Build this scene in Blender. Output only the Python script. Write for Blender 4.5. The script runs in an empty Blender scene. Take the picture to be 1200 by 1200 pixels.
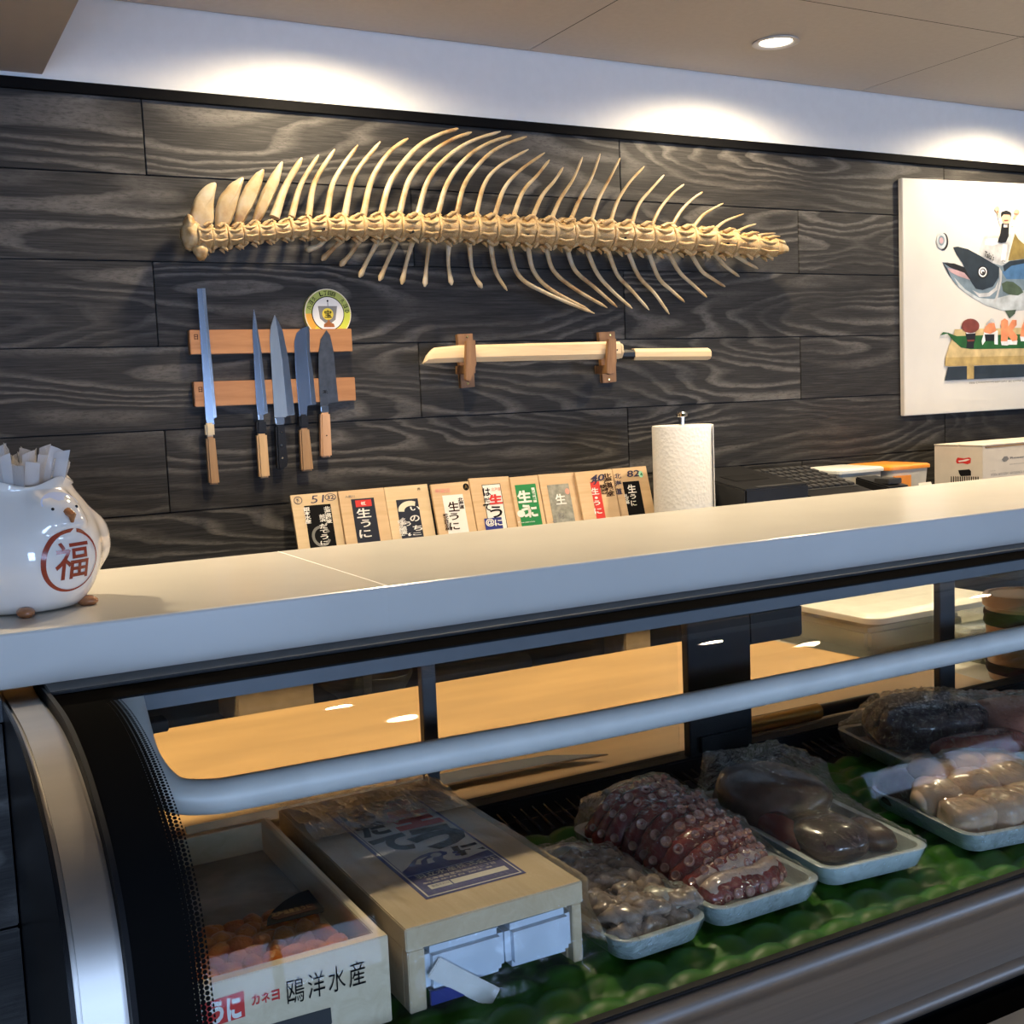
import bpy, bmesh, math, random
import numpy as np
from mathutils import Vector, Matrix, noise
R = math.radians
random.seed(7); RNG = np.random.default_rng(7)
S = bpy.context.scene
COL = S.collection

# ------------------------------------------------------------------ camera
F_PX, YAW, PITCH, ROLL = 1362.08, 0.499944, -0.0988337, -0.0412852
CAM = np.array([0.0, 0.0, 1.5])
D = 2.7443                      # distance camera -> planked wall
def _axes():
    cy, sy = math.cos(YAW), math.sin(YAW)
    fwd = np.array([sy, cy, 0.]); rt = np.array([cy, -sy, 0.]); up = np.array([0, 0, 1.])
    f2 = fwd*math.cos(PITCH) + up*math.sin(PITCH); u2 = -fwd*math.sin(PITCH) + up*math.cos(PITCH)
    return rt*math.cos(ROLL) + u2*math.sin(ROLL), -rt*math.sin(ROLL) + u2*math.cos(ROLL), f2
AX_R, AX_U, AX_F = _axes()
cd = bpy.data.cameras.new('camera'); cam = bpy.data.objects.new('camera', cd); COL.objects.link(cam)
cd.sensor_width = 36; cd.lens = 36*F_PX/1200; cd.clip_start = 0.02
m = Matrix.Identity(4)
for i in range(3):
    m[i][0], m[i][1], m[i][2], m[i][3] = AX_R[i], AX_U[i], -AX_F[i], CAM[i]
cam.matrix_world = m
S.camera = cam

# ------------------------------------------------------------------ world, exposure
S.view_settings.view_transform = 'Standard'; S.view_settings.look = 'None'
S.view_settings.gamma = 1; S.view_settings.use_curve_mapping = False
S.view_settings.exposure = 0.0
w = bpy.data.worlds.new('daylight'); S.world = w; w.use_nodes = True
bg = w.node_tree.nodes['Background']; bg.inputs[0].default_value = (0.46, 0.65, 1.0, 1); bg.inputs[1].default_value = 27.0
DOWN_W, DOWN_W2, DOWN_W3 = 40.0, 84.0, 30.0       # watts of the wall, aisle and added fill rows of downlights
WARM = (1.0, 0.80, 0.53)
S.cycles.max_bounces = 10; S.cycles.transparent_max_bounces = 24; S.cycles.glossy_bounces = 4
S.cycles.caustics_reflective = False; S.cycles.caustics_refractive = False
S.cycles.sample_clamp_indirect = 4.0

def ray(x, y): return AX_F + AX_R*((x-600)/F_PX) - AX_U*((y-600)/F_PX)
def WY(x, y, Y): d = ray(x, y); return Vector(CAM + d*(Y/d[1]))
def WZ(x, y, Z): d = ray(x, y); return Vector(CAM + d*((Z-1.5)/d[2]))

# ------------------------------------------------------------------ materials
MATS = {}
class NT:
    def __init__(s, name):
        s.m = bpy.data.materials.new(name); s.m.use_nodes = True; s.t = s.m.node_tree
        s.b = s.t.nodes['Principled BSDF']; s.out = s.t.nodes['Material Output']; MATS[name] = s.m
    def n(s, typ, **kw):
        nd = s.t.nodes.new('ShaderNode'+typ)
        for k, v in kw.items():
            if k.startswith('i_'):
                key = k[2:]; key = int(key) if key.isdigit() else key.replace('_', ' ')
                if hasattr(v, 'is_output') or isinstance(v, bpy.types.NodeSocket): s.t.links.new(v, nd.inputs[key])
                else: nd.inputs[key].default_value = v
            else: setattr(nd, k, v)
        return nd
    def link(s, a, b): s.t.links.new(a, b)
    def co(s, scale=(1, 1, 1), kind='Object', rnd=False):
        o = s.n('TexCoord').outputs[kind]
        if rnd:
            r = s.n('ObjectInfo').outputs['Random']
            cx = s.n('CombineXYZ', i_0=s.math('MULTIPLY', r, 37.0), i_1=s.math('MULTIPLY', r, 91.0), i_2=s.math('MULTIPLY', r, 17.0)).outputs[0]
            o = s.n('VectorMath', operation='ADD', i_0=o, i_1=cx).outputs[0]
        return s.n('Mapping', i_Vector=o, i_Scale=scale).outputs[0]
    def math(s, op, a, b=0.0, clamp=False): return s.n('Math', operation=op, i_0=a, i_1=b, use_clamp=clamp).outputs[0]
    def noise(s, v, scale=5, detail=3, rough=.5, dist=0): return s.n('TexNoise', i_Vector=v, i_Scale=scale, i_Detail=detail, i_Roughness=rough, i_Distortion=dist).outputs['Fac']
    def ramp(s, f, stops):
        r = s.n('ValToRGB', i_Fac=f); e = r.color_ramp.elements
        while len(e) < len(stops): e.new(.5)
        for el, (p, c) in zip(e, stops): el.position = p; el.color = (*c, 1) if len(c) == 3 else c
        return r.outputs[0]
    def mix(s, f, a, b, mode='MIX'):
        n = s.n('Mix', data_type='RGBA', blend_type=mode)
        for k, v in ((0, f), (6, a), (7, b)):
            if isinstance(v, bpy.types.NodeSocket): s.link(v, n.inputs[k])
            else: n.inputs[k].default_value = v if k == 0 else (*v, 1)
        return n.outputs[2]
    def bump(s, h, st=.3, dist=.002):
        n = s.n('Bump', i_Strength=st, i_Distance=dist, i_Height=h); s.link(n.outputs[0], s.b.inputs['Normal']); return n.outputs[0]
    def set(s, **kw):
        for k, v in kw.items():
            i = s.b.inputs[k.replace('_', ' ')]
            if isinstance(v, bpy.types.NodeSocket): s.link(v, i)
            else: i.default_value = (*v, 1) if isinstance(v, tuple) and len(v) == 3 and i.type == 'RGBA' else v
        return s.m

def P(name, col, rough=.5, metal=0, var=.12, scale=30, bump=0, bscale=80, stretch=(1, 1, 1), **kw):
    t = NT(name); v = t.co(stretch)
    f = t.noise(v, scale, 4)
    lo = tuple(c*(1-var) for c in col); hi = tuple(min(1, c*(1+var)) for c in col)
    t.set(Base_Color=t.ramp(f, [(.3, lo), (.7, hi)]), Roughness=rough, Metallic=metal)
    if bump: t.bump(t.noise(v, bscale, 3), bump, .001)
    return t.set(**kw)

def wood(name, a, b, axis=0, scale=1.0, rough=.55, rings=False):
    t = NT(name); s = [14*scale]*3; s[axis] = 1.1*scale
    v = t.co(tuple(s)); f = t.noise(v, 3.0, 5, .6, 1.2)
    if rings:
        w_ = t.n('TexWave', wave_type='RINGS', rings_direction='XYZ'[axis], i_Vector=v, i_Scale=.5, i_Distortion=9, i_Detail=2, i_Detail_Scale=.7).outputs['Fac']
        f = t.math('MULTIPLY_ADD', w_, .35, ) if False else t.math('ADD', t.math('MULTIPLY', f, .75), t.math('MULTIPLY', w_, .25))
    t.set(Base_Color=t.ramp(f, [(.25, b), (.7, a)]), Roughness=rough); t.bump(f, .12, .001)
    return t.m

def plank_mat(name, tone=1.0):
    t = NT(name)
    v = t.co((1, 1, 1), rnd=True)
    warp = t.n('TexNoise', i_Vector=t.n('Mapping', i_Vector=v, i_Scale=(2.2, 1, 7)).outputs[0], i_Scale=1.0, i_Detail=4).outputs['Color']
    wv = t.n('VectorMath', operation='SCALE', i_0=warp, i_Scale=.16).outputs[0]
    mv = t.n('Mapping', i_Vector=v, i_Scale=(.30, 1, 2.0)).outputs[0]
    g = t.n('VectorMath', operation='ADD', i_0=mv, i_1=wv).outputs[0]
    field = t.n('TexNoise', i_Vector=t.n('VectorMath', operation='MULTIPLY', i_0=g, i_1=(1, 0, 1)).outputs[0], i_Scale=2.1, i_Detail=1.0, i_Roughness=.45).outputs['Fac']
    fr = t.math('FRACT', t.math('MULTIPLY', field, 22.0))
    line = t.ramp(fr, [(.0, (0, 0, 0)), (.45, (.03,)*3), (.78, (1, 1, 1)), (.93, (.6,)*3), (1, (0, 0, 0))])
    mask = t.ramp(t.noise(t.n('Mapping', i_Vector=v, i_Scale=(1.1, 1, 4)).outputs[0], 1.6, 3), [(.36, (.16,)*3), (.58, (1, 1, 1))])
    fine = t.noise(t.n('Mapping', i_Vector=v, i_Scale=(6, 1, 190)).outputs[0], 1.6, 5, .7)
    rag = t.noise(t.n('Mapping', i_Vector=v, i_Scale=(60, 1, 240)).outputs[0], 1.0, 3, .7)
    base = t.ramp(fine, [(.28, (.009*tone, .0085*tone, .008*tone)), (.52, (.027*tone, .0253*tone, .0235*tone)), (.78, (.056*tone, .054*tone, .051*tone))])
    lm = t.math('MULTIPLY', t.math('MULTIPLY', line, mask), t.ramp(rag, [(.28, (.35,)*3), (.55, (1, 1, 1))]))
    t.set(Base_Color=t.mix(t.math('MULTIPLY', lm, .64), base, (.19, .178, .162)), Roughness=.55, Specular_IOR_Level=.22)
    t.bump(t.math('SUBTRACT', fine, lm), .35, .0012)
    return t.m

def clear_mat(name, tint=(1, 1, 1), gloss=.02, ior=1.45, wrinkle=None, haze=0.0, hazecol=(.8, .85, .9), minrefl=0.0, refl=1.0):
    """thin see-through sheet: fresnel reflection over straight transmission"""
    t = NT(name); t.t.nodes.remove(t.b)
    tr = t.n('BsdfTransparent', i_Color=(*tint, 1)); gl = t.n('BsdfGlossy', i_Roughness=gloss, i_Color=(1, 1, 1, 1))
    fr = t.n('Fresnel', i_IOR=ior)
    if wrinkle:
        sc, stv, st, dst = wrinkle
        v = t.co(stv)
        h = t.math('ADD', t.noise(v, sc, 4, .6, 1.5), t.math('MULTIPLY', t.n('TexVoronoi', feature='DISTANCE_TO_EDGE', i_Vector=v, i_Scale=sc*.6).outputs['Distance'], .8))
        b = t.n('Bump', i_Strength=st, i_Distance=dst, i_Height=h).outputs[0]
        t.link(b, gl.inputs['Normal']); t.link(b, fr.inputs['Normal'])
    fac = t.math('ADD', t.math('MULTIPLY', fr.outputs[0], refl), minrefl, True)
    first = tr.outputs[0]
    if haze:
        df = t.n('BsdfDiffuse', i_Color=(*hazecol, 1)); hm = t.n('MixShader', i_0=haze); t.link(tr.outputs[0], hm.inputs[1]); t.link(df.outputs[0], hm.inputs[2]); first = hm.outputs[0]
    mx = t.n('MixShader', i_0=fac); t.link(first, mx.inputs[1]); t.link(gl.outputs[0], mx.inputs[2])
    t.link(mx.outputs[0], t.out.inputs[0]); return t.m

plank_mat('plank'); plank_mat('plank_soft', 1.0)
P('band_paint', (.74, .74, .73), .6, var=.02); P('tile_paint', (.50, .475, .455), .8, var=.03, scale=60, bump=.05)
P('soffit_paint', (.36, .355, .355), .75, var=.02); P('side_paint', (.38, .36, .34), .8, var=.03)
P('black_trim', (.004, .004, .0045), .6, Specular_IOR_Level=.05); P('canvas', (.68, .655, .60), .7, var=.03, scale=8, bump=.15, bscale=900); P('floor_tile', (.26, .22, .18), .4)
P('quartz', (.60, .57, .51), .22, var=.035, scale=6)
P('bar_stone', (.62, .56, .47), .3, var=.06, scale=25)
P('steel', (.25, .23, .21), .44, 1, var=.06, scale=6, stretch=(1, 1, 60)); P('steel_strip', (.45, .42, .38), .36, 1, var=.06, scale=5, stretch=(1, 6, 6))
P('chrome', (.8, .8, .8), .08, 1); P('aluminium', (.13, .14, .155), .45, .3, var=.05); P('tube_metal', (.80, .77, .71), .48, .1, var=.06, scale=20)
P('dark_aluminium', (.05, .052, .055), .45, .2, Specular_IOR_Level=.3); P('black_gloss', (.006, .006, .007), .30, Specular_IOR_Level=.2); P('black_matte', (.008, .008, .009), .6, Specular_IOR_Level=.15)
P('black_plastic', (.012, .012, .013), .35, Specular_IOR_Level=.25); P('key_grey', (.045, .045, .047), .4); P('charcoal', (.03, .03, .032), .5)
P('cutting_board', (.385, .228, .088), .45, var=.16, scale=5, stretch=(.6, 3, 3)); P('mat_green', (.028, .125, .008), .42, var=.35, scale=14, Specular_IOR_Level=.25)
P('grille_black', (.02, .022, .02), .25)
wood('cherry', (.50, .24, .085), (.34, .145, .045), 0, 1.2, .42, True); wood('bracket_wood', (.33, .175, .075), (.20, .095, .038), 2, 1.6)
wood('sheath_wood', (.80, .62, .38), (.66, .46, .245), 0, .9, .5); wood('handle_pale', (.70, .47, .24), (.52, .32, .14), 2, 1.4); wood('handle_tan', (.43, .26, .12), (.29, .16, .07), 2, 1.4)
wood('handle_rosy', (.60, .36, .20), (.42, .22, .10), 2, 1.4, .5, True); wood('lid_wood', (.70, .50, .30), (.58, .385, .205), 0, 1.2); wood('lid_wood_pale', (.74, .57, .36), (.63, .46, .255), 0, 1.2)
wood('box_wood', (.74, .60, .40), (.62, .46, .27), 1, 1.3, .45); wood('tray_wood', (.74, .63, .45), (.62, .50, .32), 1, 1.3, .45)
P('horn', (.62, .50, .30), .3); P('blade_steel', (.50, .53, .57), .22, 1, var=.10, scale=9, stretch=(6, 1, 1)); P('blade_blue', (.40, .45, .53), .20, 1, var=.12, scale=8, stretch=(6, 1, 1))
P('blade_warm', (.42, .41, .38), .28, 1, var=.08, scale=9, stretch=(6, 1, 1)); P('blade_dark', (.085, .088, .092), .36, .8, var=.2, scale=60); P('bevel_steel', (.70, .72, .75), .16, 1)
t = NT('bone'); v = t.co((1, 1, 1), rnd=True); f = t.noise(v, 26, 5, .6); t.set(Base_Color=t.ramp(f, [(.30, (.26, .115, .03)), (.44, (.43, .26, .095)), (.57, (.56, .42, .22)), (.8, (.62, .51, .33))]), Roughness=.45, Subsurface_Weight=.12, Subsurface_Radius=(.01, .006, .003)); t.bump(t.noise(v, 90, 4), .25, .001)
t = NT('bone_thin'); v = t.co((1, 1, 1), rnd=True); f = t.noise(v, 16, 4, .6); t.set(Base_Color=t.ramp(f, [(.30, (.29, .15, .05)), (.46, (.47, .34, .17)), (.75, (.60, .52, .37))]), Roughness=.4, Subsurface_Weight=.15, Subsurface_Radius=(.006, .004, .002))
t = NT('paper_towel'); v = t.co((1, 1, 1)); t.set(Base_Color=(.80, .79, .76), Roughness=.9); t.bump(t.n('TexVoronoi', i_Vector=v, i_Scale=110).outputs[0], .5, .002)
P('white_print', (.82, .80, .76), .5, var=.02); P('cream_print', (.78, .70, .54), .5, var=.02); P('black_print', (.010, .010, .011), .6, var=.05, Specular_IOR_Level=.03); P('navy_print', (.012, .016, .032), .4); P('red_print', (.62, .035, .03), .45, var=.04); P('pale_red', (.70, .32, .24), .5)
P('green_print', (.01, .22, .06), .45, var=.05); P('blue_print', (.022, .035, .23), .4, var=.04); P('ink_blue', (.02, .02, .07), .5); P('grey_print', (.20, .195, .185), .5); P('gold_print', (.15, .10, .045), .6, Specular_IOR_Level=.03); P('brown_print', (.035, .016, .012), .6, Specular_IOR_Level=.03)
P('silver_foil', (.62, .60, .48), .25, .6, var=.3, scale=90); P('mint_print', (.45, .85, .62), .4)
P('enamel', (.005, .005, .0055), .6, Specular_IOR_Level=0.0); P('ceramic', (.82, .75, .66), .08, var=.04, scale=12, Coat_Weight=.6, Coat_Roughness=.05); P('ceramic_blue', (.60, .66, .84), .08, var=.05, Coat_Weight=.6); P('ceramic_white', (.82, .82, .84), .08, var=.02, Coat_Weight=.6)
P('glaze_brown', (.33, .13, .05), .15, var=.3, scale=80, Coat_Weight=.4); P('glaze_red', (.30, .045, .02), .2)
P('foam', (.70, .80, .80), .30, var=.05, scale=40, bump=.35, bscale=60, Coat_Weight=.5, Coat_Roughness=.08); P('absorbent', (.80, .80, .76), .8)
t = NT('urchin'); v = t.co((1, 1, 1), rnd=True); f = t.noise(v, 60, 4); t.set(Base_Color=t.ramp(f, [(.3, (.50, .125, .010)), (.7, (.78, .27, .03))]), Roughness=.38, Subsurface_Weight=.25, Subsurface_Radius=(.006, .002, .001)); t.bump(t.n('TexVoronoi', i_Vector=v, i_Scale=420).outputs[0], .5, .0012)
t = NT('octopus'); v = t.co((1, 1, 1)); f = t.noise(v, 40, 4); t.set(Base_Color=t.ramp(f, [(.32, (.13, .016, .020)), (.55, (.30, .046, .038)), (.78, (.54, .18, .12))]), Roughness=.25, Coat_Weight=.4)
P('octopus_flesh', (.76, .57, .46), .3, var=.12, scale=40, Coat_Weight=.4); t = NT('sucker'); v = t.co((1, 1, 1), rnd=True); t.set(Base_Color=t.ramp(t.noise(v, 9, 3), [(.38, (.38, .12, .10)), (.66, (.68, .46, .37))]), Roughness=.25, Coat_Weight=.4)
P('squid', (.46, .36, .29), .22, var=.45, scale=60, Coat_Weight=.5); P('squid_pale', (.70, .68, .58), .25, var=.1, Coat_Weight=.5)
P('tuna_dark', (.030, .010, .014), .22, var=.4, scale=30, Coat_Weight=.5); P('tuna_red', (.20, .045, .035), .25, var=.3, scale=40, Coat_Weight=.5); P('tuna_skin', (.055, .040, .045), .2, var=.4, scale=40, Coat_Weight=.5); P('fish_brown', (.085, .043, .027), .3, var=.3, scale=60, Coat_Weight=.5)
P('salmon_pink', (.58, .26, .19), .3, var=.15, scale=30, Coat_Weight=.4); P('scallop', (.78, .56, .39), .25, var=.14, scale=22, Coat_Weight=.5, Subsurface_Weight=.2, Subsurface_Radius=(.01, .006, .003))
P('package_paper', (.66, .74, .84), .5, var=.05, scale=20, bump=.5, bscale=40); P('cardboard_white', (.62, .56, .48), .7, var=.04, scale=25); P('cardboard_edge', (.30, .19, .10), .8); P('cardboard', (.44, .30, .16), .8)
P('plastic_white', (.72, .72, .67), .35, var=.03); P('plastic_orange', (.80, .28, .03), .35, var=.05); P('plastic_frost', (.55, .52, .45), .35, var=.06); P('tub_brown', (.42, .235, .12), .35, var=.15, scale=20, Coat_Weight=.3); P('tub_lid', (.58, .38, .22), .35, var=.1)
P('brass', (.50, .33, .10), .18, .9, var=.12, scale=20, stretch=(1, 8, 8)); P('leafy', (.10, .16, .05), .5, var=.4, scale=40)
P('gold_wood', (.66, .44, .15), .2, .5, var=.2, scale=12, stretch=(1, 8, 8))
clear_mat('case_glass', (.95, .97, .96), .01, 1.35, refl=.17); clear_mat('rear_glass', (.96, .97, .96), .02, 1.25, refl=.3)
clear_mat('film', (.97, .97, .96), .05, 1.42, (85, (1, .45, 1), 1.0, .010), .01, (.7, .72, .72), refl=.7); clear_mat('film_pleat', (.96, .96, .96), .10, 1.5, (60, (1, .3, 1), 1.0, .010), .10, (.75, .76, .76), refl=1.3); clear_mat('film_flat', (.97, .97, .96), .05, 1.42, (60, (1, .45, 1), .35, .004), .01, (.7, .72, .72), refl=.6); clear_mat('film_soft', (.95, .95, .94), .10, 1.42, (55, (1, .35, 1), .9, .010), .02, (.62, .64, .62), refl=.5)
clear_mat('clear_lid', (.86, .86, .83), .05, 1.45, (14, (1, 1, 1), .5, .004), .05, (.36, .36, .33), refl=.2); clear_mat('clear_tub', (.93, .94, .9), .08, 1.45, None, .30, (.60, .60, .5)); clear_mat('sachet', (.95, .93, .92), .08, 1.45, (140, (1, 1, .5), .8, .003), .42, (.90, .86, .82))
clear_mat('window_glass', (.97, .98, 1), .0, 1.3)
t = NT('lamp_glow'); t.set(Base_Color=(1, .9, .75), Emission_Color=(1.0, .86, .66), Emission_Strength=14.0)

# black enamel border of the front glass: solid, then a lattice of dots that thins out (UV: u across in metres, v along)
t = NT('enamel_border'); bs = t.b; bs.inputs['Base Color'].default_value = (.006, .006, .006, 1); bs.inputs['Roughness'].default_value = .4; bs.inputs['Specular IOR Level'].default_value = 0
uv = t.n('UVMap').outputs[0]; sp = t.n('SeparateXYZ', i_0=uv); u, vv = sp.outputs[0], sp.outputs[1]
PIT = .0036
a = t.math('MULTIPLY', u, 1/PIT); b = t.math('MULTIPLY', vv, 1/PIT)
row = t.math('FLOOR', a); off = t.math('MULTIPLY', t.math('MODULO', row, 2.0), .5)
fx = t.math('SUBTRACT', t.math('FRACT', a), .5); fy = t.math('SUBTRACT', t.math('FRACT', t.math('ADD', b, off)), .5)
dist = t.math('SQRT', t.math('ADD', t.math('MULTIPLY', fx, fx), t.math('MULTIPLY', fy, fy)))
rad = t.math('SUBTRACT', .78, t.math('MULTIPLY', row, .085))          # dots shrink row by row
solid = t.math('LESS_THAN', dist, rad)
tr = t.n('BsdfTransparent'); mx = t.n('MixShader', i_0=solid); t.link(tr.outputs[0], mx.inputs[1]); t.link(bs.outputs[0], mx.inputs[2]); t.link(mx.outputs[0], t.out.inputs[0])

# ------------------------------------------------------------------ mesh helpers
WORLD = {}
def wloc(o): return WORLD.get(o.name, Vector((0, 0, 0)))
def tag(o, label=None, cat=None, group=None, kind=None):
    for k, v_ in (('label', label), ('category', cat), ('group', group), ('kind', kind)):
        if v_: o[k] = v_
    return o
def empty(name, loc, label=None, cat=None, group=None, kind=None):
    o = bpy.data.objects.new(name, None); COL.objects.link(o); o.location = loc; o.empty_display_size = .02
    WORLD[o.name] = Vector(loc); return tag(o, label, cat, group, kind)

class MB:
    def __init__(s): s.v = []; s.f = []; s.uv = None
    def add(s, vs, fs):
        k = len(s.v); s.v += [Vector(q) for q in vs]; s.f += [[i+k for i in f] for f in fs]; return s
    def box(s, a, b, M=None):
        x0, y0, z0 = a; x1, y1, z1 = b
        vs = [Vector(q) for q in ((x0, y0, z0), (x1, y0, z0), (x1, y1, z0), (x0, y1, z0), (x0, y0, z1), (x1, y0, z1), (x1, y1, z1), (x0, y1, z1))]
        if M: vs = [M @ q for q in vs]
        return s.add(vs, [(3, 2, 1, 0), (4, 5, 6, 7), (0, 1, 5, 4), (1, 2, 6, 5), (2, 3, 7, 6), (3, 0, 4, 7)])
    def prism(s, pts, off):
        """closed polygon (3D points) extruded by vector off"""
        n = len(pts); off = Vector(off); vs = [Vector(p) for p in pts] + [Vector(p)+off for p in pts]
        return s.add(vs, [list(range(n))[::-1], list(range(n, 2*n))] + [(i, (i+1) % n, n+(i+1) % n, n+i) for i in range(n)])
    def loft(s, rings, close=True, cap=True):
        n = len(rings[0]); vs = [q for r in rings for q in r]; fs = []
        for k in range(len(rings)-1):
            for i in range(n if close else n-1):
                j = (i+1) % n; fs.append((k*n+i, k*n+j, (k+1)*n+j, (k+1)*n+i))
        if cap and close: fs += [list(range(n))[::-1], [(len(rings)-1)*n+i for i in range(n)]]
        return s.add(vs, fs)
    def tube(s, pts, rad, seg=10, flat=1.0, side=None, cap=True):
        pts = [Vector(p) for p in pts]; n = len(pts); rings = []
        if not hasattr(rad, '__len__'): rad = [rad]*n
        ref = Vector(side) if side else Vector((0, 1, 0))
        for i, p in enumerate(pts):
            d = (pts[min(i+1, n-1)]-pts[max(i-1, 0)]).normalized()
            b = ref - d*ref.dot(d)
            if b.length < 1e-4: b = Vector((1, 0, 0)) - d*d.x
            b.normalize(); c = d.cross(b); r = rad[i]
            rings.append([p + b*(math.cos(2*math.pi*k/seg)*r*flat) + c*(math.sin(2*math.pi*k/seg)*r) for k in range(seg)])
        return s.loft(rings, True, cap)
    def lathe(s, prof, c=(0, 0, 0), seg=24, axis=2, cap=True):
        rings = []
        for r, z in prof:
            ring = []
            for k in range(seg):
                a_ = 2*math.pi*k/seg; p = (r*math.cos(a_), r*math.sin(a_), z)
                if axis == 1: p = (p[0], z, p[1])
                if axis == 0: p = (z, p[0], p[1])
                ring.append(Vector(c)+Vector(p))
            rings.append(ring)
        return s.loft(rings, True, cap)
    def ball(s, c, r, seg=14, rings=9, M=None):
        if not hasattr(r, '__len__'): r = (r, r, r)
        rs = []
        for i in range(rings+1):
            th = math.pi*(i+.02)/(rings+.04); rs.append([Vector(c)+(M @ Vector((r[0]*math.sin(th)*math.cos(2*math.pi*k/seg), r[1]*math.sin(th)*math.sin(2*math.pi*k/seg), r[2]*math.cos(th))) if M else Vector((r[0]*math.sin(th)*math.cos(2*math.pi*k/seg), r[1]*math.sin(th)*math.sin(2*math.pi*k/seg), r[2]*math.cos(th)))) for k in range(seg)])
        return s.loft(rs)
    def grid(s, P2):
        ny, nx = len(P2), len(P2[0])
        return s.add([q for r in P2 for q in r], [(j*nx+i, j*nx+i+1, (j+1)*nx+i+1, (j+1)*nx+i) for j in range(ny-1) for i in range(nx-1)])
    def noise(s, amp, freq, seed=0):
        for i, q in enumerate(s.v): s.v[i] = q + noise.noise_vector(q*freq+Vector((seed, seed*.7, 0)))*amp
        return s
    def mesh(s, name, org=Vector((0, 0, 0)), bevel=0, smooth=35, subdiv=0):
        me = bpy.data.meshes.new(name); me.from_pydata([tuple(q-org) for q in s.v], [], s.f)
        bm = bmesh.new(); bm.from_mesh(me)
        if not s.uv: bmesh.ops.recalc_face_normals(bm, faces=bm.faces)
        if bevel:
            es = [e for e in bm.edges if len(e.link_faces) == 2 and e.calc_face_angle(0) > .5]
            bmesh.ops.bevel(bm, geom=es, offset=bevel, segments=2, affect='EDGES', clamp_overlap=True)
        bm.to_mesh(me); bm.free()
        if s.uv:
            l = me.uv_layers.new(name='UVMap')
            for lp in me.loops: l.data[lp.index].uv = s.uv[lp.vertex_index]
        if smooth: me.shade_smooth(); me.set_sharp_from_angle(angle=R(smooth))
        return me
    def build(s, name, mat, parent=None, bevel=0, smooth=35, origin=None):
        org = wloc(parent) if parent else Vector(origin or (0, 0, 0))
        me = s.mesh(name, org, bevel, smooth); me.materials.append(MATS[mat])
        o = bpy.data.objects.new(name, me); COL.objects.link(o)
        if parent: o.parent = parent
        else: o.location = org
        WORLD[o.name] = org.copy(); return o
def place(me, name, loc, parent=None, rot=(0, 0, 0), scale=(1, 1, 1)):
    o = bpy.data.objects.new(name, me); COL.objects.link(o)
    o.parent = parent; o.location = Vector(loc)-(wloc(parent) if parent else Vector()); o.rotation_euler = rot; o.scale = scale
    WORLD[o.name] = Vector(loc); return o
def box(name, a, b, mat, parent=None, bevel=.001, M=None): return MB().box(a, b, M).build(name, mat, parent, bevel)

class Frame:
    """a flat face in the room: origin, right and up vectors; raised pieces stand off along its normal"""
    def __init__(s, o, r, u): s.o = Vector(o); s.r = Vector(r).normalized(); u = Vector(u); s.u = (u-s.r*u.dot(s.r)).normalized(); s.n = s.r.cross(s.u)
    def at(s, u, v, h=0): return s.o + s.r*u + s.u*v + s.n*h
    def px(s, x, y):
        d = Vector(ray(x, y)); c = Vector(CAM); k = (s.o-c).dot(s.n)/d.dot(s.n); q = c+d*k-s.o
        return q.dot(s.r), q.dot(s.u)
    def poly(s, mb, uv, h=.0004, t=.0004): return mb.prism([s.at(a_, b_, h) for a_, b_ in uv], s.n*t)
    def pxpoly(s, mb, pts, h=.0004, t=.0004): return s.poly(mb, [s.px(*q) for q in pts], h, t)
def ell(cx, cy, rx, ry, n=24, a0=0, a1=360, rot=0):
    out = []
    for k in range(n+(0 if a1-a0 == 360 else 1)):
        a_ = R(a0+(a1-a0)*k/n); x, y = rx*math.cos(a_), ry*math.sin(a_)
        out.append((cx+x*math.cos(rot)-y*math.sin(rot), cy+x*math.sin(rot)+y*math.cos(rot)))
    return out
_txt = {}
def glyphs(s, bold=0.0, vert=False):
    key = (s, bold, vert)
    if key in _txt: return _txt[key]
    cu = bpy.data.curves.new('t', 'FONT'); cu.body = '\n'.join(s) if vert else s; cu.size = 1; cu.offset = bold; cu.resolution_u = 3
    cu.align_x = 'CENTER' if vert else 'LEFT'; cu.space_line = .92
    o = bpy.data.objects.new('t', cu); COL.objects.link(o)
    me = bpy.data.meshes.new_from_object(o.evaluated_get(bpy.context.evaluated_depsgraph_get()))
    vs = [tuple(q.co[:2]) for q in me.vertices]; fs = [tuple(p.vertices) for p in me.polygons]
    bpy.data.objects.remove(o); bpy.data.curves.remove(cu); bpy.data.meshes.remove(me)
    _txt[key] = (vs, fs); return vs, fs
def letter(mb, fr, s, u0, v0, u1, v1, bold=.02, vert=False, h=.0009, slant=0):
    """write s inside the rectangle (u0,v0)-(u1,v1) of a frame"""
    vs, fs = glyphs(s, bold, vert)
    if not vs: return mb
    xs = [q[0] for q in vs]; ys = [q[1] for q in vs]; sx = (u1-u0)/max(1e-6, max(xs)-min(xs)); sy = (v1-v0)/max(1e-6, max(ys)-min(ys))
    return mb.add([fr.at(u0+(x-min(xs))*sx+slant*(y-min(ys))*sy, v0+(y-min(ys))*sy, h) for x, y in vs], fs)
def pxletter(mb, fr, s, x0, y0, x1, y1, **kw):
    a_ = fr.px(x0, y1); b_ = fr.px(x1, y0); return letter(mb, fr, s, a_[0], a_[1], b_[0], b_[1], **kw)
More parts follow.
